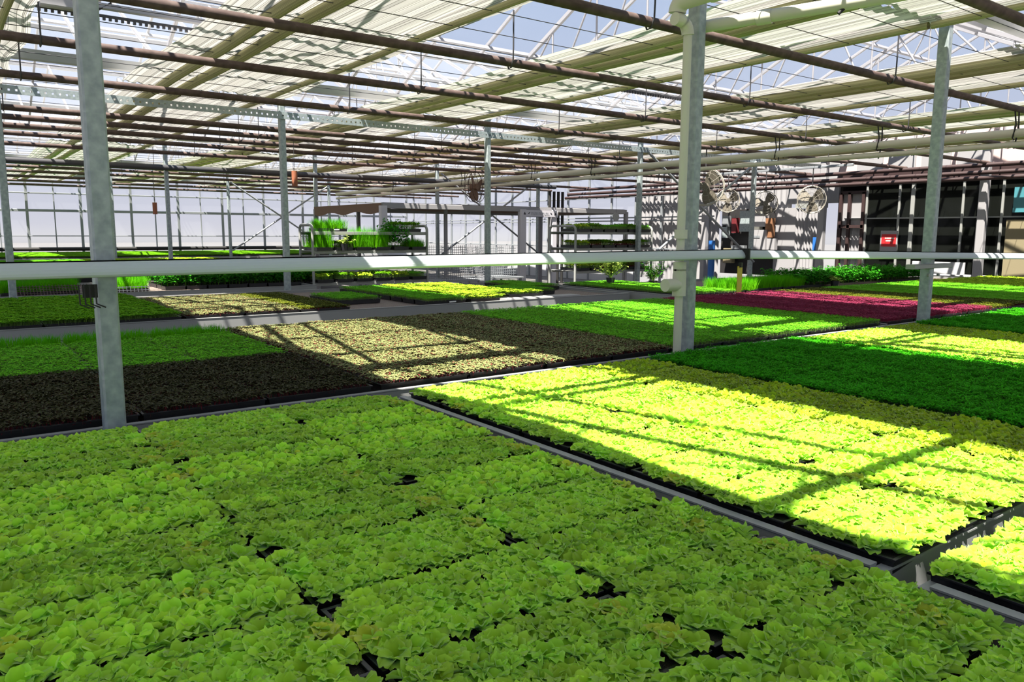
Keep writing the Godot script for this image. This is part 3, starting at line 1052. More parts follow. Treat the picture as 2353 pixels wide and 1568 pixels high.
func wall_right() -> void:
	var w := struct("wall_right")
	var X := 17.7
	var b := MB.new()
	b.box(Vector3(X + 0.1, 0.36, -6.2), Vector3(0.3, 0.72, 8.9))
	part("sill_wall", b, M.concrete_sill, w)
	# dark building behind the panes
	b = MB.new()
	b.box(Vector3(X + 2.2, 1.8, -6.2), Vector3(0.1, 3.6, 9.0))
	b.box(Vector3(X + 1.2, 1.8, -10.6), Vector3(2.2, 3.6, 0.1))
	b.box(Vector3(X + 1.2, 3.5, -6.2), Vector3(2.2, 0.1, 9.0))
	part("room_shell", b, M.dark_room, w)
	var zs := [-2.0, -2.9, -3.6, -4.4, -5.1, -5.8, -6.35, -6.95, -7.72, -8.41, -8.79, -9.09, -9.86]
	for k in zs.size():
		b = MB.new()
		var th := 0.09 if k == 10 else 0.05
		b.beam(Vector3(X, 0.72, zs[k]), Vector3(X, 2.75, zs[k]), 0.07, th, Vector3.BACK)
		part("mullion", b, M.old_aluminium, w)
		if k == 0: continue
		for r in 2:
			b = MB.new()
			var ya: float = [0.74, 1.95][r]
			var yb: float = [1.92, 2.75][r]
			b.box(Vector3(X, (ya + yb) / 2, (zs[k] + zs[k - 1]) / 2), Vector3(0.008, yb - ya, absf(zs[k] - zs[k - 1]) - 0.05))
			part("pane", b, M.window_glass, w)
	b = MB.new()
	b.beam(Vector3(X, 1.935, -2.0), Vector3(X, 1.935, -10.4), 0.05, 0.03)
	part("window_rail", b, M.old_aluminium, w)
	b = MB.new()
	b.box(Vector3(X, 2.88, -6.3), Vector3(0.14, 0.26, 8.6))
	part("header_beam", b, M.dark_frame, w)
	b = MB.new()
	b.box(Vector3(X + 0.05, 3.4, -6.3), Vector3(0.1, 0.78, 8.6))
	part("upper_panel", b, M.pink_wall, w)
	for k in 4:
		b = MB.new()
		b.box(Vector3(X - 0.02, 3.25, -7.6 - k * 0.75), Vector3(0.02, 0.42, 0.62))
		part("transom_pane", b, M.white_paint, w)
	# white part farther on: flat panel, corrugated sheets and posts
	b = MB.new()
	corrugated(b, X, -10.95, -11.72, 0.4, 2.2)
	part("corrugated_sheet", b, M.white_paint, w)
	b = MB.new()
	b.box(Vector3(X + 0.03, 2.27, -11.33), Vector3(0.1, 0.12, 0.84))
	part("lintel", b, M.old_aluminium, w)
	b = MB.new()
	b.box(Vector3(X + 0.05, 2.9, -11.3), Vector3(0.06, 1.16, 1.4))
	part("upper_panel", b, M.white_paint, w)
	b = MB.new()
	b.box(Vector3(X, 1.25, -12.02), Vector3(0.06, 1.95, 0.6))
	part("flat_panel", b, M.white_paint, w)
	b = MB.new()
	b.box(Vector3(X + 0.02, 1.35, -13.2), Vector3(0.06, 1.75, 1.7))
	part("dark_board", b, M.dark_room, w)
	b = MB.new()
	corrugated(b, X + 0.06, -11.9, -17.36, 2.2, 3.6, 0.02, 0.16)
	part("corrugated_sheet", b, M.white_paint, w)
	b = MB.new()
	corrugated(b, X + 0.06, -14.2, -17.36, 0.2, 2.2, 0.02, 0.16)
	part("corrugated_sheet", b, M.white_paint, w)
	b = MB.new()
	b.box(Vector3(X + 0.02, 0.3, -24.7), Vector3(0.12, 0.6, 14.6))
	part("knee_wall", b, M.concrete_sill, w)
	for k in 14:
		for r in 3:
			var ya: float = [0.62, 1.12, 2.08][r]
			var yb: float = [1.08, 2.02, 3.5][r]
			b = MB.new()
			b.box(Vector3(X - 0.02, (ya + yb) / 2, -17.9 - k * 1.08), Vector3(0.005, yb - ya, 1.04))
			part("pane", b, M.glass, w)
	for k in 16:
		b = MB.new()
		b.beam(Vector3(X - 0.04, 0.0, -15.2 - k * 1.08), Vector3(X - 0.04, 3.5, -15.2 - k * 1.08), 0.07, 0.06, Vector3.BACK)
		part("mullion", b, M.grey_steel, w)
	for y: float in [1.1, 1.95, 2.05, 2.7]:
		b = MB.new()
		b.beam(Vector3(X - 0.05, y, -14.3), Vector3(X - 0.05, y, -32), 0.04, 0.04)
		part("rail", b, M.grey_steel, w)
	for k in 3:
		b = MB.new()
		var z: float = [-7.2, -10.82, -14.4][k]
		b.beam(Vector3(X - 0.3, 0.0, z), Vector3(X - 0.3, 3.45, z), 0.16, 0.16, Vector3.BACK)
		part("pillar", b, M.white_paint, w)
	var d := struct("door_1")
	for y: float in [0.4, 1.05, 1.75, 2.55]:
		b = MB.new()
		b.box(Vector3(X - 0.03, y, -10.2), Vector3(0.07, 0.07, 0.6))
		part("frame_rail", b, M.dark_frame, d)
	for z: float in [-9.93, -10.28, -10.5]:
		b = MB.new()
		b.box(Vector3(X - 0.03, 1.45, z), Vector3(0.07, 2.2, 0.07))
		part("frame_stile", b, M.dark_frame, d)
	b = MB.new()
	corrugated(b, X + 0.03, -9.95, -10.5, 0.4, 1.75)
	part("lower_panel", b, M.white_paint, d)
	b = MB.new()
	b.box(Vector3(X + 0.03, 2.15, -10.2), Vector3(0.02, 0.75, 0.55))
	part("upper_pane", b, M.white_paint, d)
	for k in 3:
		b = MB.new()
		b.tube([Vector3(X - 0.48 - k * 0.1, EYE + [1.4, 1.24, 1.12][k], -2.5), Vector3(X - 0.48 - k * 0.1, EYE + [1.4, 1.26, 1.14][k], -20)], 0.045, 8)
		tag(part("steam_pipe", b, M.dark_frame), "dark red pipe along the top of the window wall, %s of three" % ["highest", "middle", "lowest"][k], "pipe", "dark pipes above the windows")
	for k in 4:
		b = MB.new()
		var x := 15.2 + k * 0.17
		b.tube([Vector3(x, 0.0, -18.6), Vector3(x, EYE + 1.25, -18.6)], 0.045, 8)
		tag(part("riser_pipe", b, M.black_rubber), "vertical black riser pipe behind the right cart, %s of four from left" % ORD[k], "pipe", "black riser pipes")


func shell() -> void:
	var f := struct("floor")
	var b := MB.new()
	b.box(Vector3(6.8, -0.05, -14.0), Vector3(21.8, 0.1, 36.2))
	part("slab", b, M.concrete, f)
	b = MB.new()
	b.box(Vector3(6.8, -0.2, -14.0), Vector3(220, 0.1, 220))
	part("ground", b, M.pale_gravel).set_meta("kind", "structure")
	var l := struct("wall_left")
	b = MB.new()
	b.box(Vector3(-4.05, 0.3, -14), Vector3(0.1, 0.6, 36))
	part("knee_wall", b, M.concrete_sill, l)
	for k in 31:
		b = MB.new()
		b.beam(Vector3(-4.05, 0.6, 4 - k * 1.2), Vector3(-4.05, 3.5, 4 - k * 1.2), 0.06, 0.06, Vector3.BACK)
		part("mullion", b, M.grey_steel, l)
	var r := struct("wall_front")
	b = MB.new()
	b.box(Vector3(6.8, 0.3, 4.05), Vector3(21.8, 0.6, 0.1))
	part("knee_wall", b, M.concrete_sill, r)
	for k in 19:
		b = MB.new()
		b.beam(Vector3(-4 + k * 1.2, 0.6, 4.05), Vector3(-4 + k * 1.2, 3.5, 4.05), 0.06, 0.06, Vector3.BACK)
		part("mullion", b, M.grey_steel, r)


# ---------------------------------------------------------------- things behind
func cart(at: Vector3, w: float, d: float, hs: Array, label: String) -> void:
	var t := thing("plant_cart", at, label, "cart")
	var top: float = hs[0] + 0.1
	for s: float in [-1.0, 1.0]:
		var b := MB.new()
		var x := s * w / 2
		var pts := [Vector3(x, 0.08, d / 2)]
		pts += arc(Vector3(x, top - 0.08, d / 2 - 0.08), Vector3(0, 0, 1), Vector3.UP, 0.08)
		pts += arc(Vector3(x, top - 0.08, -d / 2 + 0.08), Vector3.UP, Vector3(0, 0, -1), 0.08)
		pts.append(Vector3(x, 0.08, -d / 2))
		b.tube(pts, 0.022, 8)
		part("end_frame", b, M.old_aluminium, t)
		for z: float in [-1.0, 1.0]:
			b = MB.new()
			b.tube([Vector3(x - 0.02, 0.06, z * d / 2), Vector3(x + 0.02, 0.06, z * d / 2)], 0.06, 14)
			part("wheel", b, M.black_rubber, t)
	for h: float in hs:
		var b := MB.new()
		for z: float in [-1.0, 1.0]:
			b.beam(Vector3(-w / 2, h - 0.025, z * (d / 2 - 0.02)), Vector3(w / 2, h - 0.025, z * (d / 2 - 0.02)), 0.03, 0.05)
		b.box(Vector3(0, h - 0.008, 0), Vector3(w - 0.05, 0.012, d - 0.06))
		part("shelf", b, M.old_aluminium, t)


func herb_plant(called: String, at: Vector3, h: float, n: int, pale: bool, label: String) -> void:
	rng.seed = int(absf(at.x * 100 + at.z * 10))
	var t := thing(called, at, label, "plant")
	var b := MB.new()      # nursery pot
	b.tube([Vector3(0, 0, 0), Vector3(0, 0.1, 0)], 0.05, 14, true, 0.07)
	part("pot", b, M.black_plastic, t)
	b = MB.new()
	for k in n:
		var a := rng.randf() * TAU
		var e := Vector3(cos(a) * rng.randf() * h * 0.75, rng.randf_range(0.5, 1.0) * h, sin(a) * rng.randf() * h * 0.75)
		stem(b, Vector3(0, 0.09, 0), e, 0.002, Color(0.1, 0.2, 0.03))
		for s in 9:
			var c0 := Color(0.04, 0.17, 0.012) if not pale else Color(0.3, 0.42, 0.06)
			var c1 := Color(0.06, 0.27, 0.02) if not pale else Color(0.5, 0.58, 0.18)
			leaf(b, Vector3(0, 0.09, 0).lerp(e, rng.randf_range(0.3, 1.0)), rng.randf() * TAU, rng.randf_range(0.03, 0.055), rng.randf_range(0.01, 0.018), rng.randf_range(0.1, 0.9), rng.randf_range(-0.7, 0.2), 0.002, 0.2, c0, c1, 3, 2, 1)
	part("foliage", b, M.herb_leaf, t)


func fan(at: Vector3, turn: float, r: float, wire: Material, blade: Material, label: String, up_to := EYE + 1.4, spin := 0.3) -> void:
	var t := thing("circulation_fan", at, label, "fan", "round circulation fans", turn)
	var b := MB.new()
	for z: float in [-0.09, 0.0, 0.09]:
		b.ring(Vector3(0, 0, z), Vector3.RIGHT, Vector3.UP, r if z == 0.0 else r * 0.96, 0.009 if z == 0.0 else 0.006, 30, 6)
	for s: float in [-1.0, 1.0]:
		for k in 3: b.ring(Vector3(0, 0, s * (0.13 - 0.03 * (k / 2.0))), Vector3.RIGHT, Vector3.UP, r * (0.24 + 0.25 * k), 0.0016, 24, 4)
		for k in 10:
			var a := TAU * k / 10
			var d := Vector3(cos(a), sin(a), 0)
			b.tube([d * r * 0.15 + Vector3(0, 0, s * 0.13), d * r * 0.9 + Vector3(0, 0, s * 0.1), d * r], 0.0018, 4, false)
	part("cage", b, wire, t)
	for k in 3:
		b = MB.new()
		var a := TAU * k / 3 + spin
		var p := PackedVector3Array()
		for q in 7:
			for j in 5:
				var f := q / 6.0
				var w := (j / 4.0 - 0.5) * (0.5 + 1.0 * sin(f * 2.2)) * r * 0.55
				var rad := lerpf(0.12, 0.88, f) * r
				var pp := Vector3(cos(a), sin(a), 0) * rad + Vector3(-sin(a), cos(a), 0) * w * 0.92 + Vector3(0, 0, w * 0.35)
				p.append(pp)
		b.grid(p, 7, 5)
		part("blade", b, blade, t)
	b = MB.new()
	b.tube([Vector3(0, 0, -0.12), Vector3(0, 0, 0.05)], r * 0.2, 14)
	part("motor", b, blade, t)
	b = MB.new()
	b.rod(Vector3(0, r * 0.98, 0), Vector3(0, up_to - at.y, 0), 0.012, 6)
	part("hanging_rod", b, M.dark_steel, t)


func wire_grid(called: String, at: Vector3, w: float, h: float, pitch: float, m: Material, label: String, category: String, depth := 0.0, turn := 0.0, tilt := 0.0) -> void:
	var t := thing(called, at, label, category, "", turn)
	for f in (2 if depth > 0.0 else 1):
		var b := MB.new()
		var z := 0.0 if f == 0 else -depth
		var up := Vector3.UP.rotated(Vector3.RIGHT, -tilt)
		for k in int(w / pitch) + 1: b.rod(Vector3(k * pitch - w / 2, 0, z), Vector3(k * pitch - w / 2, 0, z) + up * h, 0.004, 4)
		for k in int(h / pitch) + 1: b.rod(Vector3(-w / 2, 0, z) + up * (k * pitch), Vector3(w / 2, 0, z) + up * (k * pitch), 0.004, 4)
		part("wire_panel", b, m, t)


func boxed(called: String, at: Vector3, s: Vector3, m: Material, label: String, category: String, group := "") -> Node3D:
	var t := thing(called, at, label, category, group)
	var b := MB.new()
	b.beam(Vector3(0, -s.y / 2, 0), Vector3(0, s.y / 2, 0), s.x, s.z, Vector3.BACK, 0.08)
	part("case", b, m, t)
	return t


func canopy() -> void:
	var t := thing("cloth_canopy", Vector3(10.2, 0, -15.2), "long low canopy of brown cloth on a white frame behind the carts", "canopy")
	var y := EYE + 0.5
	var hx := 3.25
	var hz := 1.65
	for s: float in [-1.0, 1.0]:
		var b := MB.new()
		b.beam(Vector3(-hx, y, s * hz), Vector3(hx, y, s * hz), 0.06, 0.1)
		part("frame_beam", b, M.white_paint if s > 0 else M.old_aluminium, t)
		b = MB.new()
		b.beam(Vector3(s * hx, y, -hz), Vector3(s * hx, y, hz), 0.06, 0.1)
		part("frame_beam", b, M.old_aluminium, t)
	var p := PackedVector3Array()
	for a in 9:
		for c in 25:
			p.append(Vector3(lerpf(-hx, hx, c / 24.0), y + 0.06 - 0.05 * sin(c * 0.9) * sin(PI * a / 8.0) - 0.06 * sin(PI * a / 8.0), lerpf(-hz, hz, a / 8.0)))
	var cb := MB.new()
	cb.grid(p, 9, 25)
	part("cloth", cb, M.brown_cloth, t)
	p = PackedVector3Array()
	for a in 3:
		for c in 16:
			p.append(Vector3(-hx - 0.035, y + 0.05 - a * 0.09 - 0.03 * sin(c * 1.1) * a * 0.5, lerpf(-hz, hz, c / 15.0)))
	cb = MB.new()
	cb.grid(p, 3, 16)
	part("hanging_edge", cb, M.brown_cloth, t)
	for q in [[-hx, hz, 0.14], [-hx, -hz, 0.08], [0.1, hz, 0.16], [0.98, hz, 0.14], [-1.6, hz - 0.4, 0.07], [hx, hz, 0.1], [-2.2, -hz, 0.08], [hx, -hz, 0.1]]:
		var b := MB.new()
		b.beam(Vector3(q[0], 0, q[1]), Vector3(q[0], y, q[1]), q[2], q[2] * 0.8, Vector3.BACK)
		part("leg", b, M.sign_lilac if q[2] > 0.11 else M.white_steel, t)
	# name board: the lettering is too worn to read in the photograph, only its strokes show
	t = thing("name_board", Vector3(10.75, EYE + 0.41, -13.49), "pale lilac name board with worn dark lettering on the canopy's front edge", "sign")
	var b := MB.new()
	b.box(Vector3.ZERO, Vector3(1.02, 0.15, 0.02))
	part("board", b, M.sign_lilac, t)
	b = MB.new()
	b.box(Vector3(0.02, -0.07, 0.012), Vector3(0.8, 0.012, 0.006))
	for s: float in [-1.0, 1.0]:
		b.box(Vector3(s * 0.31, 0.01, 0.012), Vector3(0.05, 0.018, 0.004), Basis(Vector3(0, 0, 1), -s * 0.7))
		b.box(Vector3(s * 0.43, -0.01, 0.012), Vector3(0.05, 0.025, 0.004))
		b.box(Vector3(s * 0.43, 0.015, 0.012), Vector3(0.02, 0.03, 0.004))
	part("ornament", b, M.ink, t)
	b = MB.new()
	rng.seed = 12
	for k in 15:
		var x := -0.24 + k * 0.034
		b.box(Vector3(x, 0.0, 0.012), Vector3(0.008, 0.06, 0.004))
		if k % 3 != 1: b.box(Vector3(x + 0.01, [0.026, 0.0, -0.026][k % 3], 0.012), Vector3(0.018, 0.008, 0.004))
	part("lettering", b, M.grey_steel, t)


func braces() -> void:
	for q in [[10.62, 13.93, -17.6, "behind the canopy sign"], [10.7, 14.1, -10.42, "right of the right cart"], [7.42, 10.7, -24.8, "before the far glass wall"]]:
		for k in 2:
			var b := MB.new()
			var y0 := EYE - 0.6 if k == 0 else EYE + 1.5
			var y1 := EYE + 1.5 if k == 0 else EYE - 0.6
			b.rod(Vector3(q[0] + 0.03, y0, q[2] + 0.07 + k * 0.06), Vector3(q[1] - 0.03, y1, q[2] + 0.07 + k * 0.06), 0.025, 8)
			tag(part("cross_brace", b, M.grey_steel), "steel cross brace between two posts %s, %s to the right" % [q[3], ["rising", "falling"][k]], "brace")


func drive_rail(x0: float, x1: float, z: float, box_x: float, label: String) -> void:
	var t := thing("curtain_drive", Vector3(0, EYE + 1.92, z), label, "curtain drive", "curtain drive rails")
	var b := MB.new()
	b.beam(Vector3(x0, 0.05, 0.05), Vector3(x1, 0.05, 0.05), 0.06, 0.05)
	part("push_tube", b, M.white_steel, t)
	b = MB.new()
	b.box(Vector3((x0 + x1) / 2, -0.02, 0), Vector3(x1 - x0, 0.02, 0.03))
	for k in int((x1 - x0) / 0.05): b.box(Vector3(x0 + k * 0.05 + 0.02, -0.042, 0), Vector3(0.022, 0.026, 0.03))
	part("toothed_rack", b, M.dark_steel, t)
	b = MB.new()
	b.beam(Vector3(box_x - 0.13, 0.03, 0.07), Vector3(box_x + 0.13, 0.03, 0.07), 0.1, 0.12)
	part("motor_box", b, M.white_paint, t)
	b = MB.new()
	b.tube([Vector3(box_x + 0.13, 0.0, 0.07), Vector3(box_x + 0.3, 0.0, 0.07), Vector3(box_x + 0.42, 0.08, 0.07), Vector3(box_x + 0.42, 0.2, 0.07), Vector3(box_x + 0.3, 0.26, 0.07)], 0.011, 6)
	part("cable", b, M.black_rubber, t)


func background() -> void:
	# benches farther back
	bench(-1.2, 4.5, -10.95, -13.3, "bench of herbs behind the leafy shoots at left, with rusty racks", M.bench_mesh)
	bench(7.45, 15.3, -6.45, -8.9, "bench of bushy herbs and grass before the window wall", M.bench_mesh)
	bench(-2.0, 9.2, -18.0, -23.2, "long far bench of green trays before the glass wall", M.bench_mesh)
	bench(-2.0, 12.0, -25.2, -30.8, "farthest bench, right before the glass wall", M.bench_mesh)
	bed("cress_trays", "cress", -1.9, 9, -18.05, 16, "far strip of green trays left of the second row posts")
	bed("pale_seedling_trays", "pale", 3.0, 6, -18.05, 16, "far strip of pale trays seen above the rail")
	bed("amaranth_trays", "amaranth", 6.3, 5, -18.05, 12, "far strip of purple trays left of the left cart")
	bed("shoot_trays", "pea", -1.9, 25, -25.3, 17, "farthest strip of green trays at the foot of the glass wall")
	# herbs and grass on the bench behind
	for k in 9:
		for r in 2:
			tray("herb", Vector3(2.65 + k * 0.29, 0.753, -11.75 - r * 0.56), "bushy dark herb tray below the rail, %s from left, %s row" % [ORD[k], ["front", "back"][r]], "bushy dark herb trays", PI / 2)
	for k in 3: tray("wheat", Vector3(0.72 + k * 0.29, 0.753, -11.55), "dark wheatgrass tray left of the left post, %s of three" % ORD[k], "dark wheatgrass trays", PI / 2)
	for k in 2: tray("wheat", Vector3(1.85 + k * 0.29, 0.753, -11.6), "sunlit wheatgrass tray just right of the left post, %s of two" % ["left", "right"][k], "sunlit wheatgrass trays", PI / 2)
	wire_grid("wire_rack", Vector3(1.15, 0.76, -11.05), 0.8, 0.24, 0.035, M.rusty_pipe, "rusty wire rack leaning below the dark wheatgrass at left", "rack", 0.0, 0.0, 1.0)
	wire_grid("wire_rack", Vector3(1.98, 0.755, -11.05), 0.5, 0.1, 0.045, M.white_tag, "small pale wire rack below the sunlit wheatgrass", "rack", 0.0, 0.0, 0.3)
	# left cart
	cart(Vector3(5.6, 0, -11.55), 2.0, 0.5, [EYE - 0.0, EYE - 0.29, EYE - 0.78], "grey metal plant cart at left centre with three shelves of greens")
	tray("wheat", Vector3(4.95, EYE, -11.52), "grass tray on the top shelf, left end of left cart", "trays on the left cart", 0.0, true)
	tray("pea", Vector3(6.28, EYE, -11.52), "leafy tray on the top shelf, right end of left cart", "trays on the left cart", 0.0, false, 2.2)
	for k in 6: tray(["wheat", "pea", "wheat", "wheat", "herb", "grass"][k], Vector3(4.78 + k * 0.33, EYE - 0.29, -11.52), "tray of %s on the middle shelf of left cart, %s from left" % [["dark grass", "cress", "tall grass", "tall grass", "bushy herb", "short grass"][k], ORD[k]], "trays on the left cart", PI / 2, false, 1.9)
	for k in 6: tray(["pale", "pea", "pale", "pea", "pale", "cress"][k], Vector3(4.78 + k * 0.33, EYE - 0.78, -11.52), "seedling tray on the bottom shelf of left cart, %s from left" % ORD[k], "trays on the left cart", PI / 2, k % 2 == 0, 1.9)
	herb_plant("trailing_plant", Vector3(5.1, EYE - 0.29, -11.27), 0.26, 14, true, "pale variegated plant trailing over the middle shelf of left cart")
	# right cart
	cart(Vector3(10.15, 0, -10.85), 1.95, 0.72, [EYE + 0.02, EYE - 0.27, EYE - 0.68], "grey metal plant cart right of centre with a hooped left end")
	for k in 6: tray(["pale", "pea", "cress", "cress", "pea", "cress"][k], Vector3(9.37 + k * 0.31, EYE + 0.02, -10.72), "green tray on the top shelf of right cart, %s from left" % ORD[k], "trays on the right cart", PI / 2, k % 2 == 0, 1.9)
	for k in 6: tray(["pale", "brown", "pea", "brown", "brown", "pea"][k], Vector3(9.37 + k * 0.31, EYE - 0.27, -10.72), "tray on the middle shelf of right cart, %s from left" % ORD[k], "trays on the right cart", PI / 2, true, 1.9)
	for k in 6: tray(["pale", "pale", "brown", "pea", "brown", "brown"][k], Vector3(9.37 + k * 0.31, EYE - 0.68, -10.72), "tray on the bottom shelf of right cart, %s from left" % ORD[k], "trays on the right cart", PI / 2, true, 1.9)
	var b := MB.new()
	var t := thing("hanging_disc", Vector3(10.05, EYE + 0.29, -10.38), "round white disc hanging above the top shelf of the right cart", "disc")
	b.tube([Vector3(0, 0, -0.006), Vector3(0, 0, 0.006)], 0.08, 20)
	part("disc", b, M.white_paint, t)
	b = MB.new()
	b.rod(Vector3(0, 0.08, 0), Vector3(0, 1.17, 0), 0.003, 4)
	part("cord", b, M.dark_steel, t)
	# crates of white wire between the carts
	wire_grid("wire_crate", Vector3(7.75, EYE - 0.86, -11.9), 1.0, 0.62, 0.045, M.white_steel, "white wire crate behind the rail between the two carts", "crate", 0.5)
	wire_grid("wire_crate", Vector3(8.8, EYE - 0.86, -12.4), 0.95, 0.6, 0.05, M.grey_steel, "dark wire crate left of the right cart", "crate", 0.4)
	for q in [[7.75, -12.2, "white", 0.55], [8.8, -12.6, "dark", 0.5]]:
		var tb := thing("low_table", Vector3(q[0], 0, q[1]), "low table that carries the %s wire crate" % q[2], "table")
		b = MB.new()
		b.box(Vector3(0, EYE - 0.88, 0), Vector3(1.1, 0.03, 0.75))
		part("table_top", b, M.grey_steel, tb)
		for sx: float in [-0.5, 0.5]:
			for sz: float in [-0.33, 0.33]:
				b = MB.new()
				b.beam(Vector3(sx, 0, sz), Vector3(sx, EYE - 0.895, sz), 0.04, 0.04, Vector3.BACK)
				part("leg", b, M.grey_steel, tb)
	canopy()
	braces()
	# bench before the windows
	bed("cress_trays", "cress", 7.5, 2, -6.5, 8, "patch of sunlit green trays left of the middle post's tee")
	for k in 4: tray("cress", Vector3(6.98, 0.753, -8.75 - k * 0.3), "green tray at the right end of the brown mesh, %s from the rim" % ORD[k], "green trays at the mesh end")
	herb_plant("leafy_herb", Vector3(8.05, 0.81, -8.4), 0.46, 80, true, "big pale leafy herb left of the white down pipe, in the sun")
	herb_plant("leafy_herb", Vector3(8.75, 0.753, -8.2), 0.4, 60, false, "green leafy herb behind the white down pipe")
	for k in 2: tray("wheat", Vector3(8.72 + k * 0.29, 0.753, -6.85), "bright tall grass tray just right of the middle post, %s of two" % ["left", "right"][k], "bright tall grass trays", PI / 2)
	for k in 4: tray("wheat", Vector3(9.42 + k * 0.29, 0.753, -6.95), "dark grass tray right of the yellow card, %s from left" % ORD[k], "dark grass trays by the yellow card", PI / 2)
	for k in 8:
		for r in 2: tray("herb", Vector3(10.6 + k * 0.5, 0.753, -6.85 - r * 0.42), "bushy herb tray before the window wall, %s from left, %s row" % [ORD[k], ["front", "back"][r]], "bushy herb trays before the windows")
	herb_plant("leafy_herb", Vector3(11.1, 0.753, -6.62), 0.2, 16, true, "small pale herb in front of the dark bushes at right")
	# fans
	b = MB.new()
	b.beam(Vector3(15.0, EYE + 1.388, -8.7), Vector3(15.0, EYE + 1.388, -12.3), 0.05, 0.05)
	tag(part("support_channel", b, M.grey_steel), "steel channel under the heating pipes that carries three round fans", "channel")
	fan(Vector3(10.66, EYE + 0.79, -8.85), -0.85, 0.32, M.fan_wire, M.tan_blade, "largest round fan, half hidden behind the middle post", EYE + 1.42, 0.9)
	fan(Vector3(15.0, EYE + 0.76, -11.77), -0.7, 0.27, M.fan_wire, M.tan_blade, "round fan second from the middle post, before the dark board", EYE + 1.37, 0.5)
	fan(Vector3(15.0, EYE + 0.67, -10.74), -0.75, 0.27, M.fan_wire, M.tan_blade, "round fan above the white machine, third from the middle post", EYE + 1.37, 0.9)
	fan(Vector3(15.0, EYE + 0.72, -9.59), -0.9, 0.29, M.fan_wire, M.tan_blade, "round fan before the striped wall panel, rightmost", EYE + 1.37, 0.6)
	fan(Vector3(9.45, EYE + 0.97, -14.1), 0.5, 0.33, M.rusty_pipe, M.brown_cloth, "rusty brown round fan beside a second row post at centre", EYE + 1.45, 0.2)
	drive_rail(-1.2, 4.0, -8.0, 1.0, "toothed curtain drive rail with a white motor box, behind the left post")
	drive_rail(7.05, 11.5, -7.7, 7.25, "toothed curtain drive rail with a white box, left of middle post top")
	# wall fittings on the dark board
	var X := 17.6
	for q in [
		[-13.75, 0.33, 0.2, 0.3, "grey_steel", "small grey switch box at the left of the dark wall board"],
		[-13.45, 0.22, 0.16, 0.4, "dark_red", "dark red control box on the wall board"],
		[-13.1, 0.33, 0.34, 0.55, "galvanised", "large grey breaker cabinet on the dark wall board"],
		[-13.75, 0.05, 0.16, 0.34, "galvanised", "narrow grey meter box low on the wall board"],
		[-12.75, 0.28, 0.24, 0.6, "pvc", "cream box left of the white wall machine"],
		[-13.3, -0.45, 0.42, 0.26, "grey_steel", "wide grey box low on the dark wall board"],
		[-12.35, 0.15, 0.2, 0.5, "brown_box", "brown box right of the white wall machine"],
		[-12.3, -0.3, 0.3, 0.35, "white_paint", "small white box under the brown wall box"],
		[-13.62, -0.6, 0.3, 0.4, "board_tan", "tan carton at the foot of the wall board"],
	]:
		boxed("wall_box", Vector3(X - 0.09, EYE + q[1], q[0]), Vector3(0.16, q[3], q[2]), M[q[4]], q[5], "box")
	t = boxed("wall_machine", Vector3(X - 0.14, EYE - 0.2, -12.62), Vector3(0.26, 0.6, 0.5), M.white_paint, "white machine with a display strip on the wall below the third fan", "machine")
	b = MB.new()
	b.box(Vector3(-0.135, 0.12, 0), Vector3(0.01, 0.06, 0.2))
	part("display_strip", b, M.grey_steel, t)
	t = boxed("wall_machine", Vector3(X - 0.1, EYE + 0.35, -12.62), Vector3(0.18, 0.34, 0.36), M.white_paint, "small white unit above the white wall machine", "machine")
	b = MB.new()
	b.tube([Vector3(X - 0.3, 0, -14.05), Vector3(X - 0.3, EYE - 0.2, -14.05)], 0.09, 12)
	tag(part("blue_tube", b, M.blue_paint), "tall blue tube standing before the dark wall board", "tube")
	boxed("blue_bag", Vector3(X - 0.1, EYE - 0.25, -10.98), Vector3(0.1, 0.34, 0.18), M.blue_paint, "small blue bag hung on the striped wall panel", "bag")
	# poster and boards at the windows
	t = thing("poster", Vector3(X + 0.04, EYE - 0.2, -9.25), "red and white notice in the window left of the right post", "notice")
	b = MB.new()
	b.box(Vector3.ZERO, Vector3(0.012, 0.56, 0.4))
	part("sheet", b, M.white_paint, t)
	b = MB.new()
	b.box(Vector3(-0.008, 0.06, 0), Vector3(0.006, 0.28, 0.34))
	part("red_field", b, M.red_paint, t)
	b = MB.new()
	for k in 2: b.box(Vector3(-0.012, 0.11 - k * 0.06, 0.02 - k * 0.02), Vector3(0.004, 0.03, 0.22 - k * 0.08))
	part("pale_lines", b, M.pink_wall, t)
	boxed("teal_sign", Vector3(X - 0.05, EYE + 0.7, -6.55), Vector3(0.02, 0.5, 0.3), M.teal, "teal panel at the right edge of the picture", "panel")
	boxed("tan_board", Vector3(X - 0.1, EYE - 0.28, -6.5), Vector3(0.03, 1.16, 0.55), M.board_tan, "tan board leaning at the window by the right edge", "board")
	boxed("white_board", Vector3(X - 0.1, EYE - 0.72, -8.05), Vector3(0.05, 0.26, 1.1), M.concrete_sill, "pale board lying on the sill right of the right post", "board")
	# orange pots hung up as markers
	for q in [[3.72, EYE + 0.46, -17.5, "at left before the glass wall"], [4.66, EYE + 0.83, -12.1, "beside a second row post at left"]]:
		t = thing("orange_pot", Vector3(q[0], q[1], q[2]), "small orange pot hung from a wire %s" % q[3], "pot")
		b = MB.new()
		b.tube([Vector3(0, -0.12, 0), Vector3(0, 0.12, 0)], 0.045, 12)
		part("body", b, M.orange_clay, t)
		b = MB.new()
		b.rod(Vector3(0, 0.12, 0), Vector3(0, (EYE + 1.42 if q[2] > -15 else EYE + 1.25) - q[1], 0), 0.004, 4)
		part("wire", b, M.dark_steel, t)
	# white board on the brown mesh, in the sun
	b = MB.new()
	b.beam(Vector3(5.35, 0.775, -7.42), Vector3(6.5, 0.775, -7.42), 0.2, 0.04)
	tag(part("white_board", b, M.white_paint), "white board lying on the brown mesh before the yellow lettuce", "board")


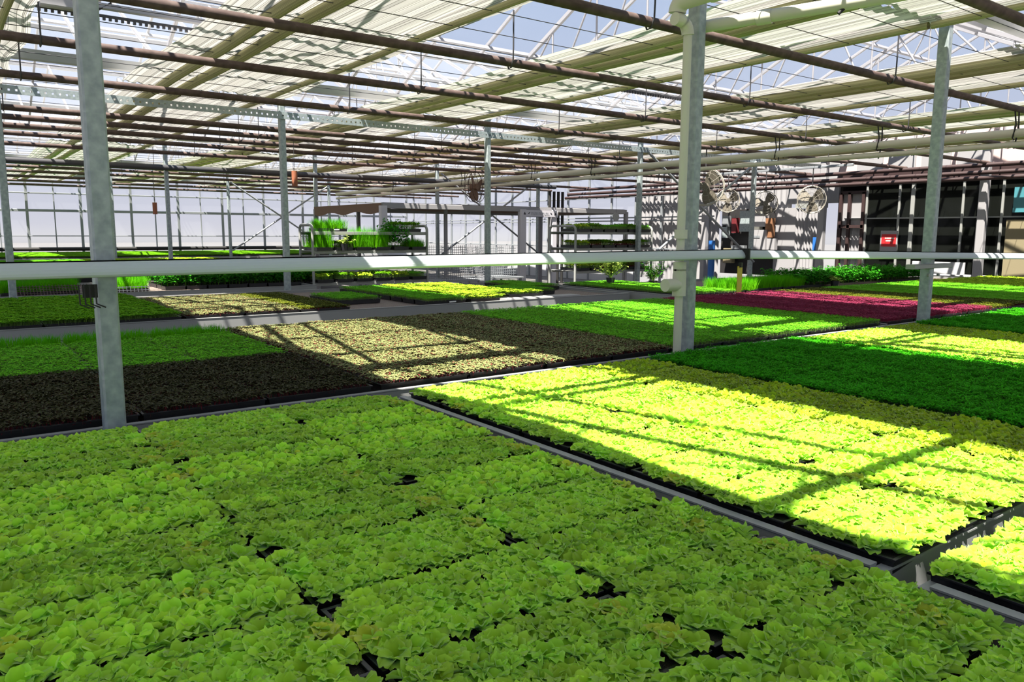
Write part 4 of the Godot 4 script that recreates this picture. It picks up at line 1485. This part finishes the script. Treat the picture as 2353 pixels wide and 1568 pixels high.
func _ready() -> void:
	setup()
	materials()
	shell()
	roof()
	wall_back()
	wall_right()
	benches()
	posts()
	rails()
	pipes()
	cloths()
	background()
